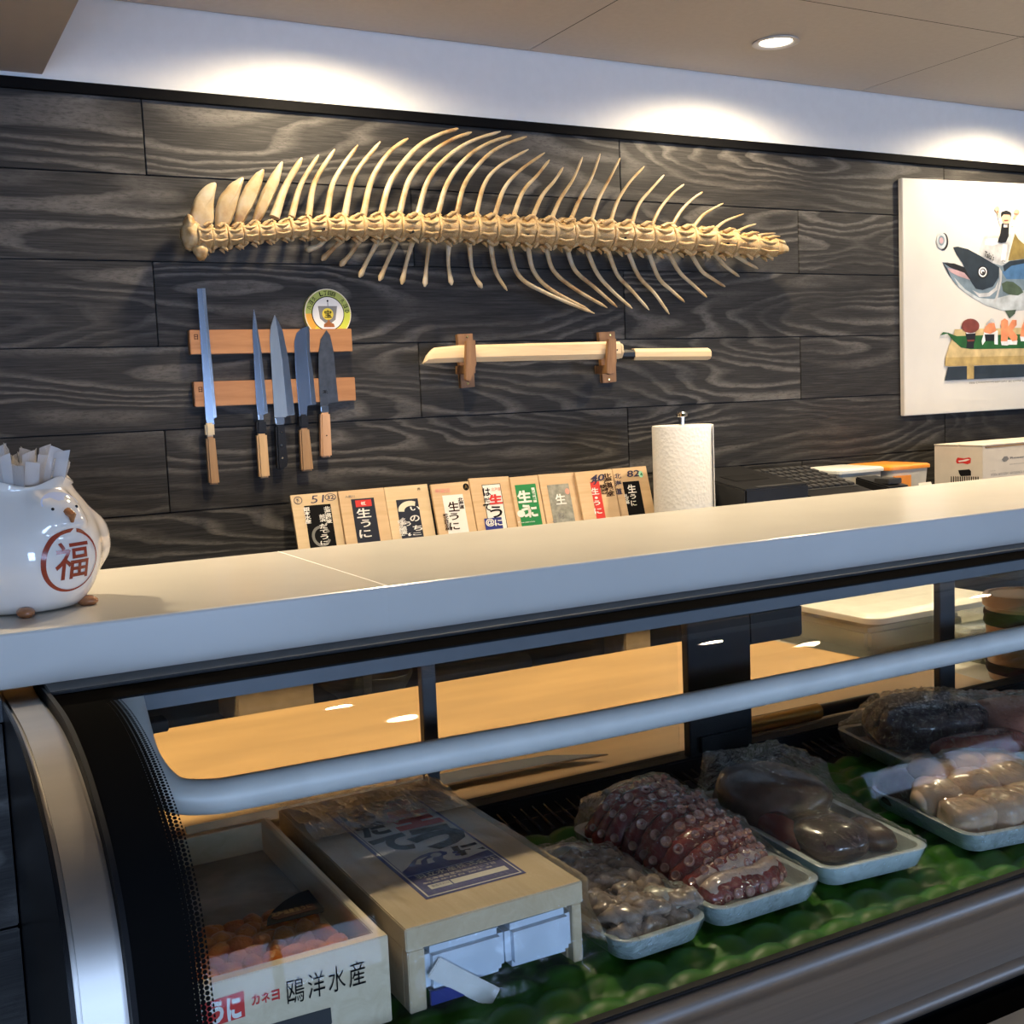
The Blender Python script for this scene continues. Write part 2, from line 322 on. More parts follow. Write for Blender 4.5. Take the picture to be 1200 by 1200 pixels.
def smooth_path(pts, n=8):
    pts = [Vector(p) for p in pts]; out = []
    q = [pts[0]*2-pts[1]] + pts + [pts[-1]*2-pts[-2]]
    for i in range(1, len(q)-2):
        for k in range(n):
            t_ = k/n; a_, b_, c_, d_ = q[i-1], q[i], q[i+1], q[i+2]
            out.append(.5*((2*b_)+(c_-a_)*t_+(2*a_-5*b_+4*c_-d_)*t_*t_+(3*b_-a_-3*c_+d_)*t_**3))
    return out+[pts[-1]]
# ================================================================== the room
wall = empty('wall_back', (0, D, 0), kind='structure')
MB().box((-2.0, D+.012, 0), (8.2, D+.10, 2.5)).build('wall_core', 'black_matte', wall, smooth=0)
MB().box((-2.0, D-.004, 2.206), (8.2, D+.012, 2.5)).build('painted_band', 'band_paint', wall, smooth=0)
PL, PH, Z3 = 1.2924, .192, 1.6476
plank_me = {}
def plank(x0, x1, z0, z1, parent, y, mat):
    key = (round(x1-x0, 3), round(z1-z0, 3), mat)
    g = .0012
    if key not in plank_me:
        plank_me[key] = MB().box((g, 0, g), (x1-x0-g, .012, z1-z0-g)).mesh('plank', bevel=.0012, smooth=0); plank_me[key].materials.append(MATS[mat])
    return place(plank_me[key], 'plank', (x0, y, z0), parent)
for k in range(-2, 5):
    z0 = Z3-PH*k; z1_ = min(z0+PH, 2.206)
    off = .594 if k % 2 == 0 else 1.246
    for i in range(-2, 4):
        a_, b_ = off+PL*i, off+PL*(i+1)
        if b_ < -1.9 or a_ > 5.0: continue
        plank(max(a_, -2.0), min(b_, 5.6), z0, z1_, wall, D, 'plank')
tag(MB().box((-2.0, D-.012, 2.198), (8.2, D+.004, 2.222)).build('trim_1', 'black_trim', bevel=.001), kind='structure')
fl = tag(box('floor', (-2.1, -5.1, -.05), (8.3, D+.1, 0), 'floor_tile', bevel=0), kind='structure')
ceil_ = empty('ceiling', (0, 0, 2.405), kind='structure')
MB().box((-2.1, -5.1, 2.43), (8.3, D+.1, 2.5)).build('ceiling_deck', 'black_matte', ceil_, smooth=0)
LIGHTS = [(.985, 2.43), (2.18, 2.43), (3.375, 2.43), (.985, 1.85), (2.18, 1.85), (3.375, 1.85)]
LIGHTS_FILL = [(.985, -.6), (2.18, -.6), (3.375, -.6)]  # unseen row behind the camera, added as warm fill
tile_me = {}
xs_t = [.39]+[.39+1.2*0+(1.60-.39)]+[1.60+1.193*i for i in range(1, 7)]
ys_t = [D-.008, 2.152]+[2.152-.6*i for i in range(1, 13)]
for i in range(len(xs_t)-1):
    for j in range(len(ys_t)-1):
        x0, x1, y1, y0 = xs_t[i], min(xs_t[i+1], 8.2), ys_t[j], max(ys_t[j+1], -5.0)
        if y1-y0 < .05: continue
        g = .0015; hole = [l for l in LIGHTS+LIGHTS_FILL if x0 < l[0] < x1 and y0 < l[1] < y1]
        mb = MB()
        if hole:
            cx, cy = hole[0]; r_ = .046; out_, inn = [], []
            n = 40
            angs = sorted([2*math.pi*(k+.5)/n for k in range(n)]+[math.atan2(Y_-cy, X_-cx) % (2*math.pi) for X_ in (x0+g, x1-g) for Y_ in (y0+g, y1-g)]); n = len(angs)
            for a_ in angs:
                dx, dy = math.cos(a_), math.sin(a_)
                tx = ((x1-g-cx) if dx > 0 else (x0+g-cx))/dx; ty = ((y1-g-cy) if dy > 0 else (y0+g-cy))/dy
                kk = min(tx, ty); out_.append((cx+dx*kk, cy+dy*kk)); inn.append((cx+dx*r_, cy+dy*r_))
            mb.add([(x, y, 2.405) for x, y in out_]+[(x, y, 2.405) for x, y in inn]+[(x, y, 2.43) for x, y in inn], [(k, (k+1) % n, n+(k+1) % n, n+k) for k in range(n)]+[(n+k, n+(k+1) % n, 2*n+(k+1) % n, 2*n+k) for k in range(n)])
        else:
            mb.box((x0+g, y0+g, 2.405), (x1-g, y1-g, 2.42))
        mb.build('ceiling_tile', 'tile_paint', ceil_, smooth=0)
tag(box('ceiling', (-2.1, -5.0, 2.232), (.388, D-.006, 2.43), 'soffit_paint', bevel=.001), kind='structure')
tag(box('wall_left', (-2.1, -5.1, 0), (-2.0, D+.1, 2.5), 'side_paint', bevel=0), kind='structure')
tag(box('wall_right', (8.2, -5.1, 0), (8.3, D+.1, 2.5), 'side_paint', bevel=0), kind='structure')
wf = empty('wall_front', (0, -5.0, 0), kind='structure')
WIN = [(-1.8, -.25), (1.05, 2.35), (6.1, 7.9)]; WINZ = [(.30, 2.0), (.60, 1.46), (.82, 1.98)]  # leftmost window is unseen, added to throw bluish light on the cladding
xs_ = [-2.0]+[q for w_ in WIN for q in w_]+[8.2]
for i in range(0, len(xs_), 2): MB().box((xs_[i], -5.1, 0), (xs_[i+1], -5.0, 2.43)).build('wall_pier', 'side_paint', wf, smooth=0)
for i, (a_, b_) in enumerate(WIN):
    WZ0, WZ1 = WINZ[i]
    MB().box((a_, -5.1, WZ1), (b_, -5.0, 2.43)).build('wall_header', 'side_paint', wf, smooth=0)
    MB().box((a_, -5.1, 0), (b_, -5.0, WZ0)).build('wall_sill', 'side_paint', wf, smooth=0)
    wn = empty('window_%d' % (i+1), ((a_+b_)/2, -5.05, WZ0), kind='structure')
    for q in ((a_, a_+.05), ((a_+b_)/2-.025, (a_+b_)/2+.025), (b_-.05, b_)): MB().box((q[0], -5.07, WZ0), (q[1], -5.02, WZ1)).build('window_frame', 'dark_aluminium', wn)
    for q in ((a_+.05, (a_+b_)/2-.025), ((a_+b_)/2+.025, b_-.05)):
        MB().box((q[0], -5.07, WZ1-.05), (q[1], -5.02, WZ1)).build('window_frame', 'dark_aluminium', wn); MB().box((q[0], -5.07, WZ0), (q[1], -5.02, WZ0+.05)).build('window_frame', 'dark_aluminium', wn)
        MB().box((q[0], -5.048, WZ0+.05), (q[1], -5.042, WZ1-.05)).build('window_pane', 'window_glass', wn, smooth=0)
    pl = bpy.data.lights.new('daylight_portal', 'AREA'); pl.shape = 'RECTANGLE'; pl.size = b_-a_; pl.size_y = WZ1-WZ0; pl.cycles.is_portal = True
    po = bpy.data.objects.new('daylight_portal', pl); COL.objects.link(po); po.location = ((a_+b_)/2, -5.06, (WZ0+WZ1)/2); po.rotation_euler = (R(90), 0, 0)

# ------------------------------------------------------------------ downlights
def downlight(x, y, z, watts, label, cone=164, soft=.55):
    t_ = empty('downlight', (x, y, z), label, 'light', 'recessed ceiling downlights')
    MB().lathe([(.045, .0), (.060, -.002), (.062, -.005), (.050, -.006), (.043, -.002), (.043, .012)], (x, y, z), 36, cap=False).build('trim_ring', 'band_paint', t_)
    MB().lathe([(.0005, .004), (.043, .004), (.043, .008), (.0005, .008)], (x, y, z), 32).build('lens', 'lamp_glow', t_)
    l = bpy.data.lights.new('downlight_beam', 'SPOT'); l.energy = watts; l.color = WARM; l.spot_size = R(cone); l.spot_blend = soft; l.shadow_soft_size = .035
    o = bpy.data.objects.new('downlight_beam', l); COL.objects.link(o); o.location = (x, y, z-.012); return t_
LN = ['round ceiling downlight above the left half of the backbone, at the picture top', 'bright round ceiling downlight in the tile above the right half of the fish backbone', 'round ceiling downlight above the painted canvas, just out of the picture',
      'round ceiling downlight above the chef side, left of the aisle row', 'round ceiling downlight above the chef side, middle of the aisle row', 'round ceiling downlight above the chef side, right of the aisle row']
for (x, y), lb in zip(LIGHTS, LN): downlight(x, y, 2.405, DOWN_W if y > 2.2 else DOWN_W2, lb, 164 if y > 2.2 else 124, .55 if y > 2.2 else .9)
downlight(-.22, 1.85, 2.232, DOWN_W2*1.25, 'round downlight in the grey soffit left of the counter', 112, .9)
for (x, y), n_ in zip(LIGHTS_FILL, ('left', 'middle', 'right')): downlight(x, y, 2.405, DOWN_W3, 'unseen fill downlight added over the customer side of the counter, %s of its row' % n_, 112, .9)

# ------------------------------------------------------------------ counter, cladding, back counter
ct = empty('countertop', (.48, 1.36, 1.246), 'white quartz countertop slab on top of the glass display case', 'counter')
SY0, SY1, SZ0, SZ1 = 1.167, 1.562, 1.247, 1.30
SL = [(SY0, SZ0), (SY1, SZ0), (SY1, SZ1-.002), (SY1-.002, SZ1), (SY0+.003, SZ1), (SY0+.0008, SZ1-.0009), (SY0, SZ1-.003)]
for a_, b_ in ((-1.98, .48), (.48, 4.4)): MB().prism([Vector((a_, y, z)) for y, z in SL], (b_-a_, 0, 0)).build('slab', 'quartz', ct, smooth=0)
MB().prism([Vector((.4792, SY0-.00015, SZ0)), Vector((.4808, SY0-.00015, SZ0)), Vector((.4808, SY0-.00015, SZ1-.003)), Vector((.4792, SY0-.00015, SZ1-.003))], (0, .0002, 0)).build('seam_glue', 'quartz', ct, smooth=0)
MB().box((.4790, SY0+.003, SZ1), (.4810, SY1-.003, SZ1+.0003)).build('seam_glue', 'white_print', ct, bevel=0)
clad = empty('wall_counter', (0, 1.13, 0), kind='structure')
MB().box((-1.98, 1.142, 0), (.060, 1.262, 1.246)).build('wall_core', 'black_matte', clad, smooth=0)
zc = [0, .27, .46, .65, .84, 1.033, 1.226]
for i in range(len(zc)-1): plank(-1.1, .0832, zc[i], zc[i+1], clad, 1.13, 'plank')
MB().box((.0605, 1.20, 0), (.0825, 1.262, 1.246)).build('dark_gap_strip', 'black_matte', clad, smooth=0)  # black strip put in to darken the gap beside the case
MB().box((-1.98, 1.128, 1.2262), (.0832, 1.142, 1.246)).build('clad_cap', 'dark_aluminium', clad)
bar = tag(box('bar_counter', (.1, .36, .83), (4.4, .752, .86), 'bar_stone', bevel=.004), 'cream stone customer bar top below the steel front of the case', 'counter')
bb = tag(box('counter_base', (-1.9, .47, 0), (4.4, .73, .829), 'black_matte', bevel=.002), 'dark base under the cream customer bar top', 'counter base')
cb = tag(box('case_base', (.12, .80, 0), (4.4, 1.27, .885), 'black_matte', bevel=.002), 'dark cabinet carrying the glass display case', 'cabinet')
bk = empty('back_counter', (1.6, 2.55, 0), 'dark back counter along the plank wall carrying the lids and the register', 'counter')
BZ = 1.105
MB().box((-1.9, 2.33, BZ-.03), (5.4, D-.002, BZ)).build('worktop', 'black_plastic', bk, bevel=.002)
MB().box((-1.9, 2.36, .80), (5.4, D-.002, .82)).build('shelf', 'charcoal', bk)
MB().box((-1.9, D-.03, .0), (5.4, D-.002, BZ-.03)).build('back_panel', 'black_matte', bk)
for x in (-.3, .9, 2.1, 3.3, 4.5): MB().box((x, 2.36, 0), (x+.02, D-.03, BZ-.03)).build('side_panel', 'charcoal', bk)
wc = empty('work_counter', (1.3, 1.7, .955), 'cream stone work counter behind the display case', 'counter')
MB().box((-1.0, 1.275, .925), (4.4, 1.962, .955)).build('worktop', 'quartz', wc, bevel=.003)
MB().box((-1.0, 1.30, .0), (4.4, 1.95, .925)).build('cabinet_body', 'charcoal', wc)

# ------------------------------------------------------------------ fish backbone
YB = D-.072
bb_ = empty('fish_backbone', (1.5, YB, 1.95), 'long dried fish backbone with curved spines and ribs mounted on the plank wall', 'skeleton')
def z1(x, y): return (200+x/3, 130+y/3)
def z2(x, y): return (560+x/3, 130+y/3)
CEN = [z1(112, 445), z1(165, 446), z1(220, 440), z1(275, 432), z1(330, 426), z1(385, 420), z1(447, 415), z1(510, 412), z1(572, 410), z1(635, 409), z1(700, 409), z1(767, 409), z1(832, 410), z1(898, 411), z1(963, 412), z1(1030, 414), z1(1097, 416),
       z2(82, 420), z2(150, 424), z2(217, 428), z2(285, 432), z2(352, 435), z2(422, 438), z2(490, 442), z2(560, 447), z2(632, 451), z2(705, 454), z2(777, 457), z2(850, 463), z2(925, 470), z2(1000, 478)]
RAD = [15.5, 14.5, 13.5, 12.5, 12, 11.5, 12, 13, 13.5, 14, 14.5, 15, 15.5, 15.5, 16, 16, 16.5, 16.5, 17, 17, 17, 17, 17, 17, 16.8, 16.5, 16, 15.5, 15, 14, 12.5]
def vertebra_mesh(seed):
    mb = MB(); rings = []; seg = 24
    for s_ in [-.5, -.46, -.40, -.26, -.1, .08, .26, .40, .46, .5]:
        ring = []
        for k in range(seg):
            a_ = 2*math.pi*k/seg
            e = 1.0 if abs(s_) > .39 else (.70+.30*(abs(s_)/.39)**2.2)
            rid = max(0, math.cos(2*a_))**4*.26+max(0, math.cos(4*a_+.5))**6*.16
            rr = min(1.02, e+rid*(1-abs(s_)/.5)) if abs(s_) < .45 else (.93 if abs(s_) >= .5 else e)
            ring.append(Vector((s_*1.0+.10*math.sin(a_)*(1-abs(s_)), math.cos(a_)*rr, math.sin(a_)*rr)))
        rings.append(ring)
    mb.loft(rings)
    for sy in (-1, 1):       # the small processes above and below the drum
        mb.tube([(.10, sy*.42, .78), (.36, sy*.50, 1.02), (.62, sy*.48, 1.08)], [.16, .13, .04], 8)
        mb.tube([(-.32, sy*.40, .80), (-.46, sy*.36, 1.06), (-.40, sy*.30, 1.22)], [.16, .12, .03], 8)
        mb.tube([(.15, sy*.34, -.82), (.34, sy*.42, -1.08), (.42, sy*.40, -1.26)], [.15, .11, .03], 8)
        mb.tube([(-.30, sy*.34, -.82), (-.42, sy*.40, -1.02), (-.48, sy*.36, -1.12)], [.14, .10, .03], 8)
    mb.tube([(-.40, -.80, .45), (.0, -.98, .30), (.42, -.82, .42)], [.10, .14, .10], 8)
    mb.tube([(-.40, -.88, -.35), (.0, -.86, -.48), (.42, -.88, -.35)], [.09, .12, .09], 8)
    mb.noise(.07, 2.6, seed); mb.noise(.03, 8, seed)
    me = mb.mesh('vertebra', smooth=60); me.materials.append(MATS['bone']); return me
vme = [vertebra_mesh(k*5) for k in range(5)]
CW = [WY(x, y, YB) for x, y in CEN]
for i, c in enumerate(CW):
    nx = CW[min(i+1, len(CW)-1)]; pv = CW[max(i-1, 0)]; dv = nx-pv
    step = dv.length/(2 if 0 < i < len(CW)-1 else 1); ang = math.atan2(dv.z, dv.x)
    r_ = (WY(CEN[i][0], CEN[i][1]-RAD[i], YB)-c).length*1.0
    place(vme[i % 5], 'vertebra', c, bb_, (random.uniform(-.15, .15), -ang, 0), (step*.97, r_*1.05, r_))
MB().lathe([(.001, 0), (.030, 0), (.026, .02), (.016, .035), (.012, .05), (.001, .056)], (0, 0, 0), 12, axis=0)
tail = MB(); c = CW[-1]; e_ = WY(922, 292, YB)
tail.tube([c, c.lerp(e_, .55), c.lerp(e_, .8), e_], [.024, .022, .016, .010], 10); tail.tube([c+Vector((.02, -.01, .02)), e_+Vector((-.02, -.01, .016)), e_+Vector((-.005, 0, .012))], [.008, .007, .003], 6); tail.tube([c+Vector((.0, -.01, -.02)), e_+Vector((-.04, 0, -.02))], [.008, .003], 6)
tail.noise(.004, 60).build('tail_vertebra', 'bone', bb_)
head = MB(); c = CW[0]; head.ball(c+Vector((-.026, 0, .004)), (.022, .028, .036), 20, 14); head.ball(c+Vector((-.010, -.012, -.030)), (.016, .016, .022), 14, 10); head.ball(c+Vector((-.030, -.012, .026)), (.012, .014, .022), 14, 10)
head.noise(.006, 55).noise(.003, 140).build('first_vertebra', 'bone', bb_, smooth=70)
BL = [[(70, 405), (68, 370), (85, 310), (115, 270), (155, 250), (160, 275), (150, 330), (150, 395), (112, 425)], [(158, 412), (158, 340), (180, 290), (220, 250), (256, 234), (246, 280), (228, 350), (206, 402), (180, 420)],
 [(222, 405), (235, 330), (265, 260), (300, 220), (328, 206), (317, 270), (292, 330), (266, 380), (248, 405)], [(285, 392), (310, 310), (345, 240), (378, 190), (395, 180), (382, 250), (352, 320), (328, 370), (312, 390)]]
for b_ in BL:
    pw = smooth_path([WY(*z1(*q), YB-.004) for q in b_+[b_[0]]], 3)[:-1]; c = sum(pw, Vector())/len(pw)
    mb = MB(); n = len(pw); rim = [q+Vector((0, 0, 0)) for q in pw]; inn = [c.lerp(q, .72) for q in pw]
    mb.loft([[c.lerp(q, .05)+Vector((0, .008, 0)) for q in pw], [q+Vector((0, .007, 0)) for q in inn], [q+Vector((0, .003, 0)) for q in rim], rim, [q-Vector((0, .006, 0)) for q in inn], [c.lerp(q, .05)-Vector((0, .003, 0)) for q in pw]]).noise(.0022, 45).build('dorsal_spine', 'bone_thin', bb_, smooth=60)
SP = [  # dorsal spines: base, bends, tip
 (z1, [(365, 375), (402, 270), (462, 165)], 6.5), (z1, [(425, 372), (458, 260), (520, 155)], 4.6), (z1, [(485, 368), (507, 250), (577, 135)], 4.6), (z1, [(548, 368), (575, 245), (658, 120)], 4.6),
 (z1, [(612, 368), (645, 230), (737, 108)], 4.6), (z1, [(677, 368), (708, 240), (770, 145), (835, 97)], 4.6), (z1, [(738, 368), (775, 245), (860, 135), (940, 85), (1012, 62)], 4.4), (z1, [(803, 368), (840, 240), (915, 150), (990, 100), (1058, 75)], 4.2),
 (z1, [(868, 368), (905, 245), (975, 160), (1060, 105), (1160, 72)], 4.0), (z1, [(937, 370), (975, 250), (1045, 160), (1120, 112), (1198, 86)], 3.8), (z1, [(1003, 372), (1035, 255), (1105, 165), (1170, 120), (1252, 90)], 3.6),
 (z2, [(-8, 372), (22, 260), (75, 195), (178, 135)], 3.5), (z2, [(57, 375), (92, 275), (150, 208), (235, 147)], 3.4), (z2, [(123, 378), (158, 285), (210, 225), (252, 172)], 3.4), (z2, [(190, 380), (225, 300), (270, 245), (300, 198)], 3.4),
 (z2, [(257, 384), (290, 310), (335, 240), (368, 162)], 3.3), (z2, [(325, 388), (358, 310), (400, 235), (430, 150)], 3.3), (z2, [(397, 392), (425, 310), (465, 235), (500, 165)], 3.2), (z2, [(465, 394), (490, 320), (530, 255), (585, 195)], 3.2),
 (z2, [(540, 400), (565, 330), (610, 275), (655, 225)], 3.2), (z2, [(612, 402), (640, 345), (685, 290), (725, 258)], 3.1), (z2, [(680, 408), (715, 350), (755, 310), (790, 285)], 3.1), (z2, [(755, 412), (790, 368), (825, 345), (862, 325)], 2.9),
 (z2, [(830, 418), (870, 388), (935, 362)], 2.8), (z2, [(905, 428), (940, 410), (978, 397)], 2.6), (z2, [(970, 440), (1010, 433), (1047, 430)], 2.4)]
for zf, pts, rpx in SP:
    pw = smooth_path([WY(*zf(*q), YB+.012*(i_ > 0)) for i_, q in enumerate(pts)], 6)
    n = len(pw); sc = .0021*rpx*.72
    rr = [sc*(1.28-.75*k/(n-1)) for k in range(n-1)]+[sc*.25]
    if rpx <= 8 and rpx > 3: rr[-4:-1] = [q*1.15 for q in rr[-4:-1]]
    MB().tube(pw, rr, 9, .38 if rpx > 8 else .8).build('dorsal_spine', 'bone_thin', bb_, smooth=60)
RB = [
 (z1, [(545, 448), (520, 475), (475, 490)]), (z1, [(605, 452), (575, 480), (530, 525)]), (z1, [(665, 452), (635, 500), (595, 545)]), (z1, [(730, 456), (695, 520), (663, 585)]), (z1, [(795, 458), (762, 530), (733, 597)]),
 (z1, [(850, 460), (830, 530), (812, 610)]), (z1, [(910, 465), (900, 540), (893, 618)]), (z1, [(978, 467), (976, 540), (988, 613)]), (z1, [(1050, 470), (1062, 565), (1095, 623)]), (z1, [(1125, 470), (1143, 565), (1183, 632)]),
 (z2, [(110, 475), (145, 580), (240, 640), (410, 712)]), (z2, [(175, 475), (197, 565), (260, 630), (395, 702)]), (z2, [(240, 478), (265, 560), (340, 625), (455, 692)]), (z2, [(312, 480), (342, 560), (410, 620), (490, 690)]), (z2, [(380, 482), (420, 572), (475, 635), (543, 695)]),
 (z2, [(455, 485), (490, 575), (540, 630), (602, 700)]), (z2, [(525, 488), (565, 580), (620, 640), (673, 714)]), (z2, [(597, 490), (635, 585), (680, 630), (727, 672)]), (z2, [(667, 492), (708, 565), (755, 610), (805, 655)]), (z2, [(745, 495), (785, 560), (825, 590), (870, 618)]),
 (z2, [(830, 500), (870, 545), (920, 583)]), (z2, [(900, 503), (940, 530), (985, 555)])]
for i, (zf, pts) in enumerate(RB):
    pw = smooth_path([WY(*zf(*q), YB+.015) for q in pts], 6); n = len(pw)
    rr = [.0075*(1.0-.45*k/(n-1)) for k in range(n)]
    if i < 9: rr = [.0078*(.95-.30*math.sin(math.pi*k/(n-1)))*(1.1 if k > n*.7 else 1) for k in range(n)]
    rr[-1] *= .3
    MB().tube(pw, rr, 8, .7).build('rib', 'bone_thin', bb_, smooth=60)
for x, y in (z1(540, 415), z1(853, 424), z2(178, 436), z2(520, 446), z2(882, 466)):
    q = WY(x, y, YB-.034); MB().lathe([(.0032, 0), (.0032, D+.001-q.y), ], (q.x, q.y, q.z), 8, axis=1).build('mounting_screw', 'black_plastic', bb_)

# ------------------------------------------------------------------ knife racks and knives
def z3(x, y): return (200+x/3.75, 320+y/3.75)
def rack(x0, x1, za, zb, mark, label):
    t_ = empty('knife_rack', ((x0+x1)/2, D, (za+zb)/2), label, 'knife rack', 'magnetic wooden knife strips')
    MB().box((x0, D-.022, za), (x1, D-.0005, zb)).build('strip', 'cherry', t_, bevel=.0015)
    fr = Frame((x0, D-.022, za), (1, 0, 0), (0, 0, 1)); m_ = MB()
    letter(m_, fr, mark, .010, .034, .019, .046, bold=.02, h=.0003); m_.build('burned_mark', 'brown_print', t_)
rack(.661, 1.058, 1.627, 1.683, '日', 'reddish wooden magnetic knife strip, the upper one, under the round plaque')
rack(.663, 1.060, 1.506, 1.564, '日', 'reddish wooden magnetic knife strip, the lower of the two')
YK = D-.0245
def kpoly(name, pts, t_, mat, th=.0025, y=YK, bevel=.0006, f=z3):
    par = t_
    if name == 'cutting_bevel': par = next(c for c in t_.children if c.name.startswith('blade'))
    return MB().prism([WY(*f(*q), y) for q in pts], (0, th, 0)).build(name, mat, par, bevel=bevel)
def handle(name, pts, t_, mat, th=.018, y=YK-.009, bevel=.004): return kpoly(name, pts, t_, mat, th, y, bevel)
def knife(label, at): return empty('kitchen_knife', WY(*z3(*at), YK), label, 'knife', 'kitchen knives on the wall strips')
k = knife('long square-tipped slicing knife with a two-tone wooden handle, leftmost on the strips', (175, 660))
kpoly('blade', [(117, 68), (152, 66), (203, 634), (190, 638), (192, 664), (160, 664), (155, 637)], k, 'blade_blue', .0028)
kpoly('cutting_bevel', [(138, 68), (152, 66.5), (202, 632), (189, 634)], k, 'bevel_steel', .0004, YK-.0004, 0)
handle('ferrule', [(153, 660), (192, 657), (196, 718), (157, 720)], k, 'horn'); handle('handle', [(157, 720.5), (196, 718.5), (217, 928), (172, 930)], k, 'handle_tan')
k = knife('slim pointed blue-steel slicing knife with a black ferrule and pale handle, second from left', (400, 700))
kpoly('blade', [(365, 155), (373, 185), (400, 350), (428, 616), (408, 621), (410, 650), (386, 650), (376, 560), (360, 250)], k, 'blade_blue', .0028)
kpoly('cutting_bevel', [(366, 158), (373, 187), (400, 352), (427, 614), (412, 617), (388, 360), (368, 200)], k, 'bevel_steel', .0004, YK-.0004, 0)
handle('bolster', [(383, 622), (407, 622), (410, 648), (386, 648)], k, 'bevel_steel', .008, YK-.004, .002)
handle('ferrule', [(380, 646), (420, 645), (424, 704), (380, 706)], k, 'black_plastic'); handle('handle', [(380, 706.5), (424, 704.5), (438, 898), (393, 903)], k, 'handle_pale')
k = knife('broad pointed chef knife with a riveted black handle, third from left', (490, 760))
kpoly('blade', [(457, 183), (475, 215), (493, 255), (517, 372), (546, 622), (512, 627), (505, 634), (457, 634), (447, 470), (436, 290), (440, 235)], k, 'blade_warm', .003)
kpoly('cutting_bevel', [(459, 188), (475, 216), (493, 256), (517, 373), (545, 620), (513, 625), (490, 385), (468, 240)], k, 'bevel_steel', .0004, YK-.0004, 0)
handle('bolster', [(457, 634), (500, 632), (502, 665), (463, 667)], k, 'bevel_steel', .013, YK-.0065, .002)
handle('handle', [(463, 667.5), (502, 665.5), (510, 760), (520, 835), (506, 858), (478, 866), (472, 855), (467, 760)], k, 'black_plastic', .018)
for q in ((487, 700), (488, 757), (491, 813)):
    p = WY(*z3(*q), YK-.0098); MB().lathe([(.0001, 0), (.0028, 0), (.0028, .003), (.0001, .003)], tuple(p), 12, axis=1).build('rivet', 'chrome', k)
k = knife('round-nosed blue-steel vegetable knife with a black ferrule and tan handle, fourth from left', (590, 680))
kpoly('blade', [(605, 232), (611, 260), (612, 350), (624, 420), (640, 578), (602, 583), (598, 630), (566, 630), (555, 500), (547, 400), (544, 300), (553, 264), (575, 243)], k, 'blade_blue', .0028)
kpoly('cutting_bevel', [(605, 236), (611, 262), (612, 350), (624, 421), (639, 576), (618, 579), (606, 420), (598, 340), (600, 260)], k, 'bevel_steel', .0004, YK-.0004, 0)
handle('ferrule', [(567, 622), (605, 620), (610, 680), (568, 682)], k, 'black_plastic'); handle('handle', [(568, 682.5), (610, 680.5), (630, 868), (578, 873)], k, 'handle_tan')
k = knife('small dark-bladed santoku knife with a rosy wooden handle, rightmost on the strips', (680, 620))
kpoly('blade', [(685, 250), (701, 272), (716, 340), (726, 450), (738, 568), (694, 572), (692, 590), (660, 590), (657, 575), (650, 450), (650, 350), (660, 290)], k, 'blade_dark', .0026)
fr = Frame((0, YK, 0), (1, 0, 0), (0, 0, 1)); m_ = MB(); pxletter(m_, fr, '禾', *z3(667, 513), *z3(689, 531)); m_.build('engraving', 'black_print', k)
handle('bolster', [(660, 584), (695, 581), (697, 613), (660, 613)], k, 'bevel_steel', .012, YK-.006, .002)
handle('handle', [(660, 613.5), (702, 612), (711, 808), (663, 812)], k, 'handle_rosy')
p = WY(*z3(686, 714), YK-.0098); MB().lathe([(.0001, 0), (.0017, 0), (.0017, .003), (.0001, .003)], tuple(p), 10, axis=1).build('handle_pin', 'black_print', k)

# round plaque leaning behind the upper strip
fr = Frame((0, D-.014, 0), (1, 0, 0), (0, 0, 1)); cu, cv = fr.px(384.3, 367.5); rp = (fr.px(411.5, 367)[0]-fr.px(357, 367)[0])/2
pq = empty('round_plaque', fr.at(cu, cv-rp), 'round yellow and green plaque with a white centre tucked behind the upper knife strip', 'plaque')
P('plaque_green', (.40, .46, .10), .35, var=.06); P('plaque_yellow', (.80, .62, .05), .35, var=.06); P('plaque_lime', (.62, .66, .06), .35, var=.04); P('plaque_orange', (.80, .38, .04), .35, var=.05)
mb = MB(); fr.poly(mb, ell(cu, cv, rp, rp, 48), -.0135, .0135); mb.build('disc', 'plaque_green', pq)
for nm, mt, a0, a1 in (('yellow_band', 'plaque_yellow', 225, 315), ('orange_band', 'plaque_orange', 180, 225), ('lime_band', 'plaque_lime', -45, 5)):
    mb = MB(); fr.poly(mb, ell(cu, cv, rp*.985, rp*.985, 18, a0, a1)+ell(cu, cv, rp*.70, rp*.70, 18, a0, a1)[::-1]); mb.build(nm, mt, pq)
mb = MB(); fr.poly(mb, ell(cu, cv, rp, rp, 48, 0, 359)+ell(cu, cv, rp*.965, rp*.965, 48, 0, 359)[::-1], .0006); mb.build('rim', 'cream_print', pq)
mb = MB(); fr.poly(mb, ell(cu, cv, rp*.70, rp*.70, 40), .0006); mb.build('ring_line', 'black_print', pq)
mb = MB(); fr.poly(mb, ell(cu, cv, rp*.665, rp*.665, 40), .0012); mb.build('centre', 'white_print', pq)
mb = MB()
for ch, a_ in (('八', 163), ('ヨ', 148), ('久', 133), ('L', 108), ('丁', 95), ('日', 82), ('目', 70), ('久', 38), ('ヨ', 22), ('ひ', 6)):
    uu, vv2 = cu+rp*.83*math.cos(R(a_)), cv+rp*.83*math.sin(R(a_)); f2 = Frame(fr.at(uu, vv2), (math.sin(R(a_)), 0, -math.cos(R(a_))), (math.cos(R(a_)), 0, math.sin(R(a_))))
    letter(mb, f2, ch, -rp*.075, -rp*.09, rp*.075, rp*.09, .02)
mb.build('lettering', 'black_print', pq)
